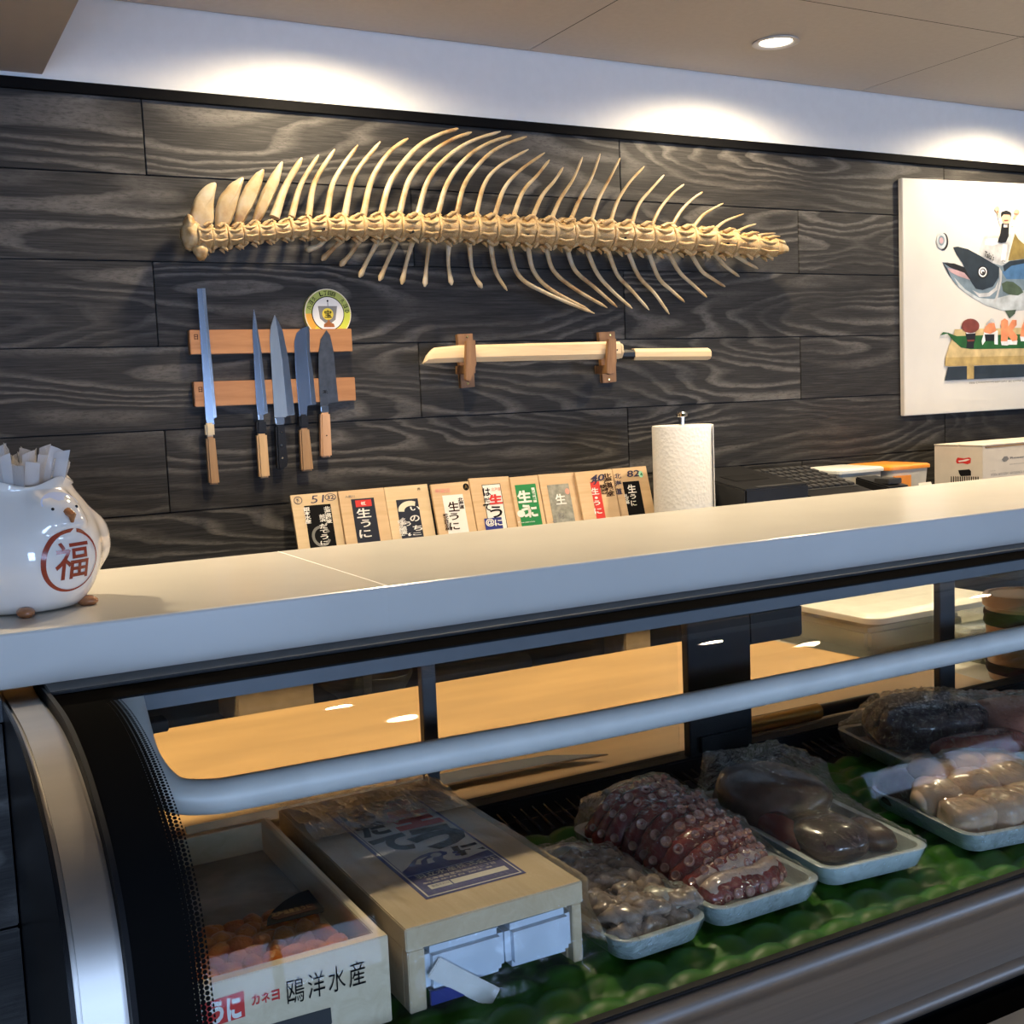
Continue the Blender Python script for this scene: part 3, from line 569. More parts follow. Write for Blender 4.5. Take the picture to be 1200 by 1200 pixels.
mb = MB(); fr.poly(mb, [(cu-rp*.42, cv+rp*.30), (cu+rp*.40, cv+rp*.30), (cu+rp*.30, cv-rp*.25), (cu+rp*.12, cv-rp*.38), (cu-rp*.15, cv-rp*.38), (cu-rp*.36, cv-rp*.2)], .0016); mb.build('sail_print', 'grey_print', pq)
mb = MB(); fr.poly(mb, ell(cu-.02*rp, cv-.02*rp, rp*.24, rp*.24, 20), .0021); mb.build('sail_emblem', 'plaque_yellow', pq)
mb = MB(); letter(mb, fr, '宝', cu-rp*.17, cv-rp*.17, cu+rp*.14, cv+rp*.14, .02, h=.0028); fr.poly(mb, [(cu-rp*.01, cv+rp*.30), (cu+rp*.01, cv+rp*.30), (cu+rp*.01, cv+rp*.5), (cu-rp*.01, cv+rp*.5)], .0021); fr.poly(mb, ell(cu, cv+rp*.51, rp*.04, rp*.04, 10), .0021); mb.build('emblem_lettering', 'black_print', pq)
mb = MB(); fr.poly(mb, [(cu-rp*.22, cv-rp*.55), (cu-rp*.2, cv-rp*.42), (cu-rp*.08, cv-rp*.36), (cu, cv-rp*.22), (cu+rp*.08, cv-rp*.36), (cu+rp*.22, cv-rp*.42), (cu+rp*.25, cv-rp*.55)], .0021); mb.build('cargo_print', 'glaze_brown', pq)

# ------------------------------------------------------------------ sheathed long knife on two brackets
def z4(x, y): return (480+x/3, 360+y/3)
YS = D-.055
sk = empty('sheathed_knife', WY(*z4(560, 155), YS), 'long pale wooden sheathed knife with an octagonal handle resting on two wall brackets', 'knife')
def sec(px, ytop, ybot, ym, th):      # facetted cross-section at a pixel column
    a_, b_, c_ = WY(*z4(px, ytop), YS), WY(*z4(px, ybot), YS), WY(*z4(px, ym), YS)
    return [a_+Vector((0, th*.5, -.003)), a_+Vector((0, -th*.25, 0)), a_+Vector((0, -th*.5, -.006)), c_+Vector((0, -th*.62, 0)), b_+Vector((0, -th*.28, .001)), b_+Vector((0, th*.28, .001)), c_+Vector((0, th*.6, 0))]
MB().loft([sec(46, 194, 199, 197, .006), sec(60, 166, 198.5, 185, .014), sec(82, 143, 198, 182, .020), sec(170, 134, 195, 178, .022), sec(430, 127, 189.5, 171, .023), sec(690, 121, 184.5, 165, .024), sec(734, 121, 183, 163, .024)]).build('sheath', 'sheath_wood', sk, bevel=.0006)
MB().loft([sec(734.5, 128, 182, 160, .026), sec(743, 128, 181, 160, .026)]).build('collar', 'lid_wood_pale', sk, bevel=.001)
p = WY(*z4(731, 150), YS-.0165); MB().lathe([(.0001, 0), (.0018, 0), (.0018, .004), (.0001, .004)], tuple(p), 10, axis=1).build('pin', 'black_print', sk)
def octo(px, y0, y1):
    a_, b_ = WY(*z4(px, y0), YS), WY(*z4(px, y1), YS); c_ = (a_+b_)/2; h = (a_-b_).length/2
    return [c_+Vector((0, h*.82*math.cos(R(22.5+45*k)), h*1.06*math.sin(R(22.5+45*k)))) for k in range(8)]
MB().loft([octo(743, 150, 183), octo(785, 148.5, 183.5)]).build('ferrule', 'black_plastic', sk, bevel=.0005)
MB().loft([octo(785.5, 145, 187), octo(1044, 143, 186), octo(1054, 148, 182)]).build('handle', 'sheath_wood', sk, bevel=.0004)
def bracket(bp_, hk, label, screws):
    t_ = empty('wall_bracket', WY(*z4(*bp_[0]), D), label, 'bracket', 'brackets of the sheathed knife')
    MB().prism([WY(*z4(*q), D-.014) for q in bp_], (0, .0138, 0)).build('back_plate', 'bracket_wood', t_, bevel=.001)
    MB().prism([WY(*z4(*q), D-.088) for q in hk], (0, .012, 0)).build('hook', 'bracket_wood', t_, bevel=.0015)
    lo = [q for q in hk if q[1] > 195]; x0 = min(q[0] for q in lo); x1 = max(q[0] for q in lo)
    a_, b_ = WY(*z4(x0+2, 200), D-.08), WY(*z4(x1-2, 232), D-.08)
    MB().box((a_.x, D-.078, b_.z), (b_.x, D-.0142, a_.z-.002)).build('arm', 'bracket_wood', t_, bevel=.001)
    for q in screws: MB().lathe([(.0001, 0), (.0028, 0), (.0028, .003), (.0001, .003)], tuple(WY(*z4(*q), D-.016)), 10, axis=1).build('screw', 'brass', t_)
bracket([(168, 95), (222, 92), (230, 280), (182, 285)], [(200, 118), (232, 115), (236, 198), (226, 232), (212, 262), (198, 255), (198, 200)], 'brown wooden bracket holding the tip end of the sheathed knife', [(203, 104), (205, 268)])
bracket([(665, 88), (722, 85), (728, 262), (680, 267)], [(700, 112), (727, 110), (729, 190), (722, 222), (706, 238), (694, 232), (694, 195)], 'brown wooden bracket holding the sheathed knife next to its handle', [(706, 98), (702, 254)])

# ------------------------------------------------------------------ canvas painting
YC = D-.018
pt = empty('canvas_painting', (3.5, YC, 1.385), 'white canvas painting of a leaping fish above a sushi board, hung at the right edge', 'painting')
MB().prism([WY(1057, 208.5, YC), WY(1060, 487.5, YC), Vector((4.10, YC, 1.384)), Vector((4.10, YC, 2.17))], (0, .0175, 0)).build('canvas', 'canvas', pt, bevel=.002)
fr = Frame((0, YC, 0), (1, 0, 0), (0, 0, 1))
def z6(x, y): return (1030+x/3.753, 180+y/3.753)
PAINT = {'paint_dark': (.018, .028, .038), 'paint_steel': (.16, .22, .27), 'paint_pale': (.46, .50, .52), 'paint_blue': (.06, .15, .30), 'paint_teal': (.035, .075, .07), 'paint_gold': (.26, .19, .055), 'paint_pink': (.45, .30, .32), 'paint_skin': (.72, .42, .28), 'paint_white': (.80, .80, .79), 'paint_grey': (.48, .49, .50), 'paint_black': (.010, .010, .010), 'paint_leaf': (.015, .10, .02), 'paint_wood': (.42, .30, .11), 'paint_wood_light': (.55, .42, .20), 'paint_umber': (.20, .045, .03), 'paint_orange': (.78, .27, .12), 'paint_olive': (.06, .09, .055)}
for n_, c_ in PAINT.items(): P(n_, c_, .55, var=.30, scale=22)
LAY = [0]
def pp(name, mat, *polys, f=z6):
    LAY[0] += 1; mb = MB()
    for p_ in polys: fr.pxpoly(mb, [f(*q) for q in p_], .0001+.00012*LAY[0], .0001)
    mb.build(name, mat, pt, smooth=0)
def z5(x, y): return (1080+x/10, 350+y/10)
pp('fin_print', 'paint_gold', [(568, 470), (578, 425), (598, 350), (612, 375), (640, 400), (700, 430), (900, 470), (900, 500)])
pp('coat_print', 'paint_grey', [(436, 448), (448, 405), (462, 366), (480, 358), (530, 362), (578, 352), (580, 385), (562, 480), (550, 498), (520, 492), (470, 460)])
pp('coat_highlight_print', 'paint_white', [(470, 375), (520, 372), (530, 395), (500, 405), (465, 400)], [(545, 400), (565, 400), (552, 480), (535, 470)])
pp('fish_print', 'paint_steel', [(325, 412), (345, 409), (390, 420), (440, 447), (500, 482), (540, 494), (572, 472), (640, 462), (760, 455), (950, 480), (1330, 545), (1470, 460), (1440, 560), (2900, 625), (1330, 590), (950, 640), (760, 672), (660, 686), (600, 692), (540, 690), (470, 668), (400, 628), (350, 590), (312, 540), (286, 495), (278, 478), (300, 478), (350, 493), (382, 520), (402, 558), (385, 520), (365, 480), (340, 445)])
pp('fish_belly_print', 'paint_pale', [(1330, 572), (950, 575), (760, 592), (640, 600), (560, 625), (500, 640), (440, 635), (380, 598), (330, 545), (352, 588), (400, 627), (470, 667), (540, 689), (600, 691), (660, 685), (760, 671), (950, 640), (1330, 588)])
pp('fish_back_print', 'paint_blue', [(540, 520), (580, 490), (640, 480), (760, 478), (950, 500), (1330, 550), (1330, 568), (950, 560), (760, 550), (640, 552), (560, 552)])
pp('fish_head_print', 'paint_dark', [(325, 412), (345, 409), (390, 420), (440, 447), (500, 482), (528, 500), (525, 545), (500, 585), (455, 600), (425, 595), (402, 560), (385, 520), (365, 480), (340, 445)], [(278, 478), (300, 505), (318, 550), (350, 590), (330, 568), (305, 532), (286, 495)], [(545, 494), (572, 474), (640, 464), (760, 457), (950, 482), (1330, 545), (1330, 552), (950, 500), (760, 478), (640, 482), (580, 494), (550, 520)])
pp('mouth_print', 'paint_black', [(280, 480), (330, 483), (375, 500), (402, 556), (360, 520), (310, 500)])
pp('tongue_print', 'paint_pink', [(300, 503), (340, 512), (375, 525), (400, 556), (350, 540), (315, 522)])
pp('gill_print', 'paint_grey', [(410, 600), (440, 615), (480, 612), (510, 590), (528, 550), (518, 600), (485, 628), (440, 632)], [(528, 500), (540, 520), (538, 560), (520, 640), (500, 662), (516, 620), (530, 560)])
pp('side_fin_print', 'paint_olive', [(538, 572), (560, 561), (590, 565), (622, 590), (634, 610), (610, 624), (570, 620), (545, 605)], [(552, 690), (602, 687), (596, 705), (572, 726), (562, 705)])
pp('eye_print', 'paint_black', ell(455, 522, 24, 28, 24)); pp('eye_white_print', 'paint_white', ell(455, 521, 18, 22, 24)); pp('eye_ring_print', 'paint_black', ell(455, 521, 13, 16, 20)); pp('eye_core_print', 'paint_white', ell(454, 519, 8, 10, 16)); pp('pupil_print', 'paint_black', ell(456, 524, 5, 6, 12))
pp('roll_print', 'paint_black', ell(282, 387, 21, 38, 24)); pp('roll_rice_print', 'paint_pale', ell(273, 384, 22, 36, 24)); pp('roll_ring_print', 'paint_steel', ell(272, 383, 14, 22, 20)); pp('roll_core_print', 'paint_pink', ell(272, 383, 9, 14, 16))
pp('arm_print', 'paint_white', [(530, 318), (518, 270), (528, 265), (543, 300)]); pp('arm_print', 'paint_white', [(580, 318), (592, 268), (603, 272), (588, 320)]); pp('hand_print', 'paint_skin', ell(517, 246, 10, 14, 14), ell(603, 258, 12, 12, 14), [(514, 255), (524, 250), (533, 285), (526, 290)], [(598, 262), (606, 268), (594, 295), (586, 288)])
pp('apron_print', 'paint_black', [(538, 308), (545, 308), (545, 325), (563, 325), (564, 308), (569, 308), (567, 365), (555, 390), (535, 394), (519, 388), (532, 350)])
pp('face_print', 'paint_skin', ell(556, 285, 21, 25, 20)); pp('hair_print', 'paint_black', [(535, 280), (534, 262), (545, 250), (570, 252), (579, 265), (577, 282), (572, 270), (545, 268)]); pp('beard_print', 'paint_umber', [(545, 292), (567, 292), (564, 298), (548, 298)])
pp('cap_print', 'paint_white', [(538, 256), (540, 240), (548, 232), (568, 230), (576, 240), (575, 258), (556, 250)])
pp('board_top_print', 'paint_wood_light', [(380, 360), (2900, 300), (2900, 575), (300, 590), (372, 400)], f=z5)
pp('board_front_print', 'paint_wood_light', [(305, 585), (2900, 545), (2900, 625), (320, 690), (270, 690)], f=z5); pp('board_edge_print', 'paint_wood', [(270, 690), (2900, 625), (2900, 712), (320, 795), (265, 790)], f=z5)
pp('board_shadow_print', 'paint_dark', [(300, 800), (2900, 715), (2900, 835), (262, 960)], f=z5); pp('board_leg_print', 'paint_wood', [(520, 788), (602, 785), (600, 940), (520, 945)], f=z5); pp('board_leg_print', 'paint_wood', [(2500, 735), (2600, 732), (2598, 868), (2500, 872)], f=z5)
pp('leaf_print', 'paint_leaf', [(205, 432), (240, 392), (300, 400), (400, 440), (690, 430), (2900, 372), (2900, 560), (1150, 582), (560, 592), (450, 572), (360, 490), (290, 410)], f=z5)
pp('sushi_dark_print', 'paint_black', [(500, 405), (620, 405), (615, 480), (600, 540), (600, 585), (510, 580), (520, 500)], [(725, 390), (840, 385), (838, 490), (735, 495)], f=z5)
pp('sushi_rice_print', 'paint_white', [(515, 370), (610, 370), (612, 412), (510, 415)], [(690, 500), (725, 380), (880, 375), (880, 540), (840, 535), (838, 490), (735, 495), (700, 545)], [(915, 500), (1000, 480), (1110, 490), (1105, 540), (1010, 540), (990, 550), (925, 545)], [(1140, 440), (1500, 440), (1500, 500), (1150, 500)], f=z5)
pp('sushi_tuna_print', 'paint_umber', ell(560, 320, 104, 85, 20), [(515, 480), (610, 470), (600, 500), (530, 505)], f=z5); pp('sushi_nori_print', 'paint_black', [(500, 412), (620, 408), (615, 478), (515, 482)], [(725, 420), (840, 418), (838, 495), (735, 497)], f=z5)
pp('sushi_prawn_print', 'paint_orange', [(915, 500), (920, 260), (960, 232), (1000, 260), (1000, 330), (1050, 250), (1100, 250), (1100, 310), (1050, 370), (1110, 440), (1105, 490), (1050, 500), (1000, 440), (990, 500)], [(1140, 445), (1160, 330), (1200, 235), (1260, 240), (1330, 430), (1270, 450)], [(710, 375), (760, 290), (840, 285), (860, 380), (790, 415), (730, 400)], f=z5)
pp('sushi_garnish_print', 'paint_grey', [(735, 300), (800, 230), (830, 240), (850, 285), (800, 260), (745, 320)], f=z5)
LAY[0] += 1; H_ = .0003+.00012*LAY[0]
mb = MB(); o_ = fr.px(*z6(456, 452)); f3 = Frame(fr.at(o_[0], o_[1]), (.95, 0, -.30), (.30, 0, .95)); letter(mb, f3, "Taka's", 0, 0, .050, .020, bold=.02, h=H_); pxletter(mb, fr, '✽', *z6(533, 468), *z6(550, 486), bold=.03, h=H_); mb.build('lettering', 'paint_black', pt, smooth=0)
mb = MB(); a_, b_ = z5(540, 990), z5(1200, 938); pxletter(mb, fr, '2009 Commissioned Miku Dart. BC Canada Pri', a_[0], b_[1]+3.2, b_[0], a_[1]-1.0, bold=0, h=H_); mb.build('caption_lettering', 'paint_black', pt, smooth=0)
# ================================================================== things on the back counter
from mathutils.bvhtree import BVHTree
def lid(i, tl, tr, wood_, label):
    yt = 2.700-.0105*(i % 2)-(.004 if i == 4 else 0); yb = yt-.052
    a_, b_ = WY(*tl, yt), WY(*tr, yt)
    a_.y = b_.y = yt
    bl = Vector((a_.x+.001, yb, BZ+.0005)); br = Vector((b_.x+.001, yb, BZ+.0005))
    t_ = empty('box_lid', (bl+br)/2, label, 'box lid', 'wooden sea urchin box lids')
    fr = Frame(bl, br-bl, a_-bl)
    mb = MB().prism([bl, br, b_, a_], fr.n*-.0085); mb.build('board', wood_, t_, bevel=.0008)
    return t_, fr
def q6(ox, oy, k): return lambda x, y: (ox+x/k, oy+y/k)
L1, L2, L3 = q6(330, 540, 6), q6(490, 530, 6), q6(630, 530, 8)
def rect(t_, fr, f, x0, y0, x1, y1, mat, name='label_print', h=.0004, down=None):
    """printed label: given by its upper corners in the picture, running down behind the counter edge when down is set"""
    a_ = fr.px(*f(x0, y0)); b_ = (fr.px(*f(x1, y0*.75+y1*.25))[0], fr.px(*f(x1, y1))[1])
    v0 = b_[1] if down is None else down
    mb = MB(); fr.poly(mb, [(a_[0], v0), (b_[0], v0), (b_[0], a_[1]), (a_[0], a_[1])], h, .0004); mb.build(name, mat, t_, smooth=0)
    return a_[0], v0, b_[0], a_[1]
def wr(t_, fr, f, items, mat, name='lettering', h=.0014):
    mb = MB()
    for it in items:
        s_, x0, y0, x1, y1 = it[:5]; kw = it[5] if len(it) > 5 else {}
        pxletter(mb, fr, s_, *f(x0, y0), *f(x1, y1), h=h, **kw)
    mb.build(name, mat, t_, smooth=0)
V = dict(vert=True)
t_, fr = lid(0, L1(60, 243), L1(393, 215), 'lid_wood_pale', 'wooden lid with a black label and 51 handwritten in ink, leftmost against the wall')
r0 = rect(t_, fr, L1, 157, 318, 355, 590, 'black_print', down=.02); cx, cy = fr.px(*L1(280, 530))
mb = MB(); fr.poly(mb, ell(cx, cy, .024, .026, 30, 20, 335)+ell(cx, cy, .017, .019, 30, 20, 335)[::-1], .0010); mb.build('swirl_print', 'grey_print', t_, smooth=0)
wr(t_, fr, L1, [('銀本水産', 165, 325, 195, 445, V), ('北海道根室', 310, 320, 340, 440, V), ('前浜', 268, 375, 302, 432, V), ('だ', 270, 440, 320, 480), ('て', 272, 483, 320, 512), ('う', 275, 515, 325, 555), ('に', 275, 560, 325, 595)], 'white_print')
wr(t_, fr, L1, [('51', 205, 240, 285, 300, dict(slant=.25, bold=.0)), ('竹', 105, 262, 125, 295), ('32', 320, 240, 365, 272)], 'ink_blue', 'ink_lettering', .0006)
mb = MB()
for (x, y, rx, ry) in ((115, 279, 30, 27), (342, 256, 40, 26)):
    c_ = fr.px(*L1(x, y)); e1 = abs(fr.px(*L1(x+rx, y))[0]-c_[0]); e2 = abs(fr.px(*L1(x, y-ry))[1]-c_[1]); fr.poly(mb, ell(c_[0], c_[1], e1, e2, 24, 0, 358)+ell(c_[0], c_[1], e1*.86, e2*.86, 24, 0, 358)[::-1], .0004)
mb.build('ink_ring', 'ink_blue', t_, smooth=0)
t_, fr = lid(1, L1(396, 215), L1(716, 188), 'lid_wood', 'wooden lid with a black and red label headed by a red crest, second from left')
rect(t_, fr, L1, 487, 272, 660, 560, 'navy_print', down=.02); rect(t_, fr, L1, 515, 280, 630, 318, 'red_print', 'crest_print', .0008)
wr(t_, fr, L1, [('生', 530, 330, 620, 405), ('う', 560, 410, 620, 470), ('に', 550, 480, 625, 545), ('極', 558, 286, 590, 314)], 'white_print'); wr(t_, fr, L1, [('人宮川', 445, 240, 510, 262)], 'grey_print', 'ink_lettering')
t_, fr = lid(2, L1(719, 188), L1(1023, 162), 'lid_wood_pale', 'pale wooden lid with a navy label of a white wave, third from left')
rect(t_, fr, L1, 803, 277, 968, 540, 'navy_print', down=.02)
a_, b_ = fr.px(*L1(905, 345)), fr.px(*L1(810, 290)); w_ = a_[0]-b_[0]; h_ = b_[1]-a_[1]
mb = MB(); fr.poly(mb, ell(a_[0], a_[1], w_, h_, 20, 60, 185)+ell(a_[0]+w_*.1, a_[1]-h_*.1, w_*.62, h_*.55, 20, 60, 185)[::-1], .0010); mb.build('wave_print', 'cream_print', t_, smooth=0)
wr(t_, fr, L1, [('い', 905, 318, 968, 352), ('の', 905, 380, 965, 430), ('う', 870, 425, 905, 460), ('ち', 925, 450, 985, 495), ('に', 890, 500, 980, 530), ('函館水産加工', 830, 415, 850, 530, V), ('北海道産', 852, 400, 868, 520, V)], 'white_print'); wr(t_, fr, L1, [('光', 952, 188, 972, 208)], 'black_print', 'ink_lettering')
t_, fr = lid(3, L2(86, 228), L2(352, 203), 'lid_wood', 'wooden lid with a cream label, red stamp and black round corner sticker')
rect(t_, fr, L2, 168, 306, 325, 560, 'white_print', down=.02)
wr(t_, fr, L2, [('生', 215, 345, 280, 420), ('う', 222, 425, 280, 480), ('に', 225, 490, 285, 550), ('北海道', 288, 318, 312, 400, V), ('株式会社水産', 190, 430, 208, 550, V)], 'brown_print')
wr(t_, fr, L2, [('最高級', 120, 250, 222, 292)], 'pale_red', 'stamp_lettering', .0006)
mb = MB(); c_ = fr.px(*L2(345, 243)); fr.poly(mb, ell(c_[0]-.004, c_[1], .0085, .0095, 20), .0004); mb.build('round_sticker', 'black_print', t_, smooth=0); wr(t_, fr, L2, [('A', 325, 228, 345, 258)], 'gold_print', 'sticker_lettering')
t_, fr = lid(4, L2(356, 184), L2(635, 168), 'lid_wood', 'wooden lid with a white label, red and black script over a blue wave')
rect(t_, fr, L2, 446, 230, 590, 535, 'black_print', 'label_border', down=.02); rect(t_, fr, L2, 450, 234, 586, 535, 'white_print', h=.0009, down=.021); rect(t_, fr, L2, 462, 468, 588, 530, 'blue_print', 'wave_print', .0014, .021)
wr(t_, fr, L2, [('は', 460, 250, 500, 310), ('だ', 465, 318, 498, 355), ('て', 462, 360, 505, 415), ('う', 510, 375, 582, 465)], 'black_print', h=.0020); wr(t_, fr, L2, [('生', 500, 292, 582, 370, dict(bold=.05))], 'red_print', 'red_lettering', .0020)
wr(t_, fr, L2, [('北海道', 515, 245, 575, 275)], 'pale_red', 'stamp_lettering', .0020); wr(t_, fr, L2, [('@', 478, 465, 530, 525), ('に', 540, 470, 588, 520)], 'white_print', 'white_lettering', .0024)
t_, fr = lid(5, L2(641, 177), L2(838, 159), 'lid_wood', 'wooden lid with a bright green label of white script, sixth from left')
rect(t_, fr, L2, 678, 232, 838, 515, 'green_print', down=.055); rect(t_, fr, L2, 793, 250, 820, 352, 'white_print', 'cartouche', .0008)
wr(t_, fr, L2, [('生', 703, 265, 785, 360, dict(bold=.04)), ('う', 735, 365, 785, 460, dict(bold=.05)), ('に', 780, 375, 830, 460, dict(bold=.05)), ('●', 700, 405, 745, 460), ('羽立水産株式会社', 722, 483, 820, 500), ('✽', 700, 485, 718, 503)], 'white_print'); wr(t_, fr, L2, [('北海道', 797, 262, 816, 340, V)], 'green_print', 'green_lettering')
t_, fr = lid(6, L2(842, 157), L2(1105, 140), 'lid_wood', 'wooden lid with a glittering foil label and a small red seal, seventh from left')
rect(t_, fr, L2, 905, 232, 1070, 500, 'silver_foil', down=.03); mb = MB(); c_ = fr.px(*L2(1047, 275)); fr.poly(mb, ell(c_[0], c_[1], .007, .0085, 20), .0009); mb.build('seal_print', 'pale_red', t_, smooth=0)
wr(t_, fr, L2, [('生', 970, 290, 1030, 370)], 'white_print'); wr(t_, fr, L2, [('の', 985, 425, 1025, 468), ('●', 945, 480, 972, 494)], 'grey_print', 'grey_lettering')
t_, fr = lid(7, L3(348, 188), L3(693, 156), 'lid_wood', 'wooden lid with a narrow red label under an ink scribble, second from right')
rect(t_, fr, L3, 490, 280, 590, 598, 'red_print', down=.035)
wr(t_, fr, L3, [('生', 508, 330, 565, 400), ('う', 528, 450, 580, 500), ('に', 535, 520, 595, 582), ('・', 535, 415, 560, 440)], 'white_print'); wr(t_, fr, L3, [('北海道根室', 638, 195, 685, 415, V), ('特選', 595, 300, 630, 395, V)], 'brown_print', 'column_lettering'); wr(t_, fr, L3, [('40', 490, 205, 608, 275, dict(slant=.4)), ('ヶ', 500, 250, 570, 310)], 'ink_blue', 'ink_lettering', .0018)
t_, fr = lid(8, L3(698, 155), L3(1015, 128), 'lid_wood', 'wooden lid with a black label, 82 in ink and a mint sticker, rightmost')
rect(t_, fr, L3, 795, 280, 965, 575, 'black_print', down=.045)
wr(t_, fr, L3, [('生', 848, 300, 912, 385), ('う', 868, 390, 915, 440), ('に', 878, 450, 920, 505), ('礼文島', 825, 390, 845, 490, V)], 'white_print'); wr(t_, fr, L3, [('82', 838, 165, 945, 235, dict(slant=.2)), ('北', 722, 195, 775, 250), ('海', 726, 262, 780, 322), ('道', 730, 335, 785, 400)], 'ink_blue', 'ink_lettering', .0006)
mb = MB(); c_ = fr.px(*L3(966, 206)); fr.poly(mb, ell(c_[0], c_[1], .0075, .0095, 20), .0004); mb.build('mint_sticker', 'mint_print', t_, smooth=0); wr(t_, fr, L3, [('4', 960, 192, 978, 222)], 'green_print', 'sticker_lettering')

cx, cy = 1.907, 2.52
th = empty('paper_towel_holder', (cx, cy, BZ), 'chrome upright holder inside the paper towel roll with a knob on top', 'holder')
MB().lathe([(.001, 0), (.075, 0), (.078, .006), (.07, .012), (.001, .013)], (cx, cy, BZ), 36).build('base', 'chrome', th)
MB().lathe([(.008, .012), (.008, .312)], (cx, cy, BZ), 20).build('pole', 'chrome', th)
MB().lathe([(.009, .312), (.009, .322), (.016, .324), (.017, .331), (.012, .336), (.001, .337)], (cx, cy, BZ), 24).build('knob', 'chrome', th)
tr = empty('paper_towel_roll', (cx, cy, BZ+.0135), 'white quilted paper towel roll standing on the back counter', 'paper towel')
mb = MB().lathe([(.022, 0), (.0785, 0), (.081, .003), (.081, .283), (.079, .287), (.022, .287), (.020, .284), (.020, .003)], (cx, cy, BZ+.0135), 56); mb.f = mb.f[:-2]+[]; 
mb.add([(cx+.022*math.cos(a_*.1308), cy+.022*math.sin(a_*.1308), BZ+.0136) for a_ in range(48)], []); mb.build('roll', 'paper_towel', tr)
MB().lathe([(.0205, .002), (.0175, .002), (.0175, .286), (.0205, .286)], (cx, cy, BZ+.0135), 32).build('core_tube', 'cardboard', tr)
MB().box((cx-.01, cy-.0835, BZ+.016), (cx+.05, cy-.0805, BZ+.299), Matrix.Translation((cx, cy, 0)) @ Matrix.Rotation(R(52), 4, 'Z') @ Matrix.Translation((-cx-.02, -cy+.0005, 0))).build('loose_sheet', 'paper_towel', tr)
q = WY(773.5, 582, D)
ol = empty('power_outlet', (q.x, D, q.z-.04), 'white wall outlet half hidden beside the paper towel roll', 'outlet'); MB().box((q.x-.013, D-.006, q.z-.045), (q.x+.058, D-.0005, q.z+.027)).build('plate', 'plastic_white', ol, bevel=.002); MB().box((q.x+.005, D-.008, q.z-.03), (q.x+.04, D-.006, q.z+.012)).build('socket', 'plastic_white', ol, bevel=.001)

# register
def tilted(x0, x1, y0, y1, z0, zf, zb): return [[Vector(q_) for q_ in ((x, y0, z0), (x, y1, z0), (x, y1, zb), (x, y0, zf))] for x in (x0, x1)]
rg = empty('cash_register', (2.12, 2.5, BZ), 'black cash register with a keypad on the back counter right of the paper towel', 'cash register')
MB().loft(tilted(1.995, 2.215, 2.37, 2.66, BZ+.0005, 1.232, 1.272)).build('printer_housing', 'black_plastic', rg, bevel=.004)
MB().loft(tilted(2.217, 2.455, 2.36, 2.66, BZ+.0005, 1.195, 1.258)).build('keypad_housing', 'black_plastic', rg, bevel=.004); kh = rg.children[-1]
ft = Frame((2.217, 2.36, 1.195), (1, 0, 0), (0, .30, .063)); mbp = MB(); ft.poly(mbp, [(.012, .06), (.232, .06), (.232, .29), (.012, .29)], .0005, .001); mbp.build('keypad_plate', 'charcoal', rg)
kme = MB().box((0, 0, 0), (.021, .026, .007)).mesh('key', bevel=.002); kme.materials.append(MATS['key_grey'])
for r_ in range(6):
    for c_ in range(8):
        o = place(kme, 'key', ft.at(.018+c_*.0265, .068+r_*.036, .0015), kh); o.rotation_euler = (math.atan2(.063, .30), 0, 0)
fp = Frame((1.995, 2.37, 1.232), (1, 0, 0), (0, .29, .04)); mb = MB(); fp.poly(mb, [(.05, .10), (.17, .10), (.17, .17), (.05, .17)], .0004, .0006); mb.build('paper_slot', 'black_matte', rg); mb = MB(); fp.poly(mb, [(.05, .012), (.21, .012), (.21, .022), (.05, .022)], .0004, .0008); mb.build('trim_strip', 'key_grey', rg)
cr = empty('card_terminal', (2.58, 2.42, BZ), 'small black card terminal between the register and the plastic tubs', 'card terminal')
MB().loft(tilted(2.515, 2.60, 2.37, 2.50, BZ+.0005, 1.20, 1.225)).build('body', 'black_plastic', cr, bevel=.004); MB().box((2.53, 2.385, 1.2065), (2.585, 2.44, 1.222), ).build('screen', 'charcoal', cr, bevel=.002); MB().box((2.60, 2.39, BZ+.001), (2.66, 2.47, 1.185)).build('stand', 'black_plastic', cr, bevel=.004)
# tubs
def tub(x0, x1, y0, y1, zt, lidm, label, body='clear_tub'):
    t_ = empty('food_tub', ((x0+x1)/2, (y0+y1)/2, BZ), label, 'tub', 'lidded plastic tubs beside the register')
    def rr(x0_, x1_, y0_, y1_, z_, r=.015): return [Vector((cx_+r*math.cos(R(a_)), cy_+r*math.sin(R(a_)), z_)) for cx_, cy_, s_ in ((x1_-r, y1_-r, 0), (x0_+r, y1_-r, 90), (x0_+r, y0_+r, 180), (x1_-r, y0_+r, 270)) for a_ in range(s_, s_+91, 30)]
    MB().loft([rr(x0+.012, x1-.012, y0+.012, y1-.012, BZ+.0005), rr(x0+.004, x1-.004, y0+.004, y1-.004, zt-.014)]).build('bowl', body, t_)
    MB().loft([rr(x0-.002, x1+.002, y0-.002, y1+.002, zt-.0135), rr(x0-.002, x1+.002, y0-.002, y1+.002, zt-.004), rr(x0+.004, x1-.004, y0+.004, y1-.004, zt)]).build('lid', lidm, t_, bevel=.001); return t_
t_ = tub(2.47, 2.655, 2.515, 2.69, 1.247, 'plastic_white', 'frosted plastic tub with a white lid behind the card terminal', 'plastic_frost')
t_ = tub(2.66, 2.835, 2.50, 2.69, 1.246, 'plastic_orange', 'frosted plastic tub with an orange lid, nearest the carton', 'plastic_frost')
MB().box((2.675, 2.497, 1.15), (2.745, 2.5035, 1.215)).build('label_print', 'plastic_orange', t_, bevel=.0005)
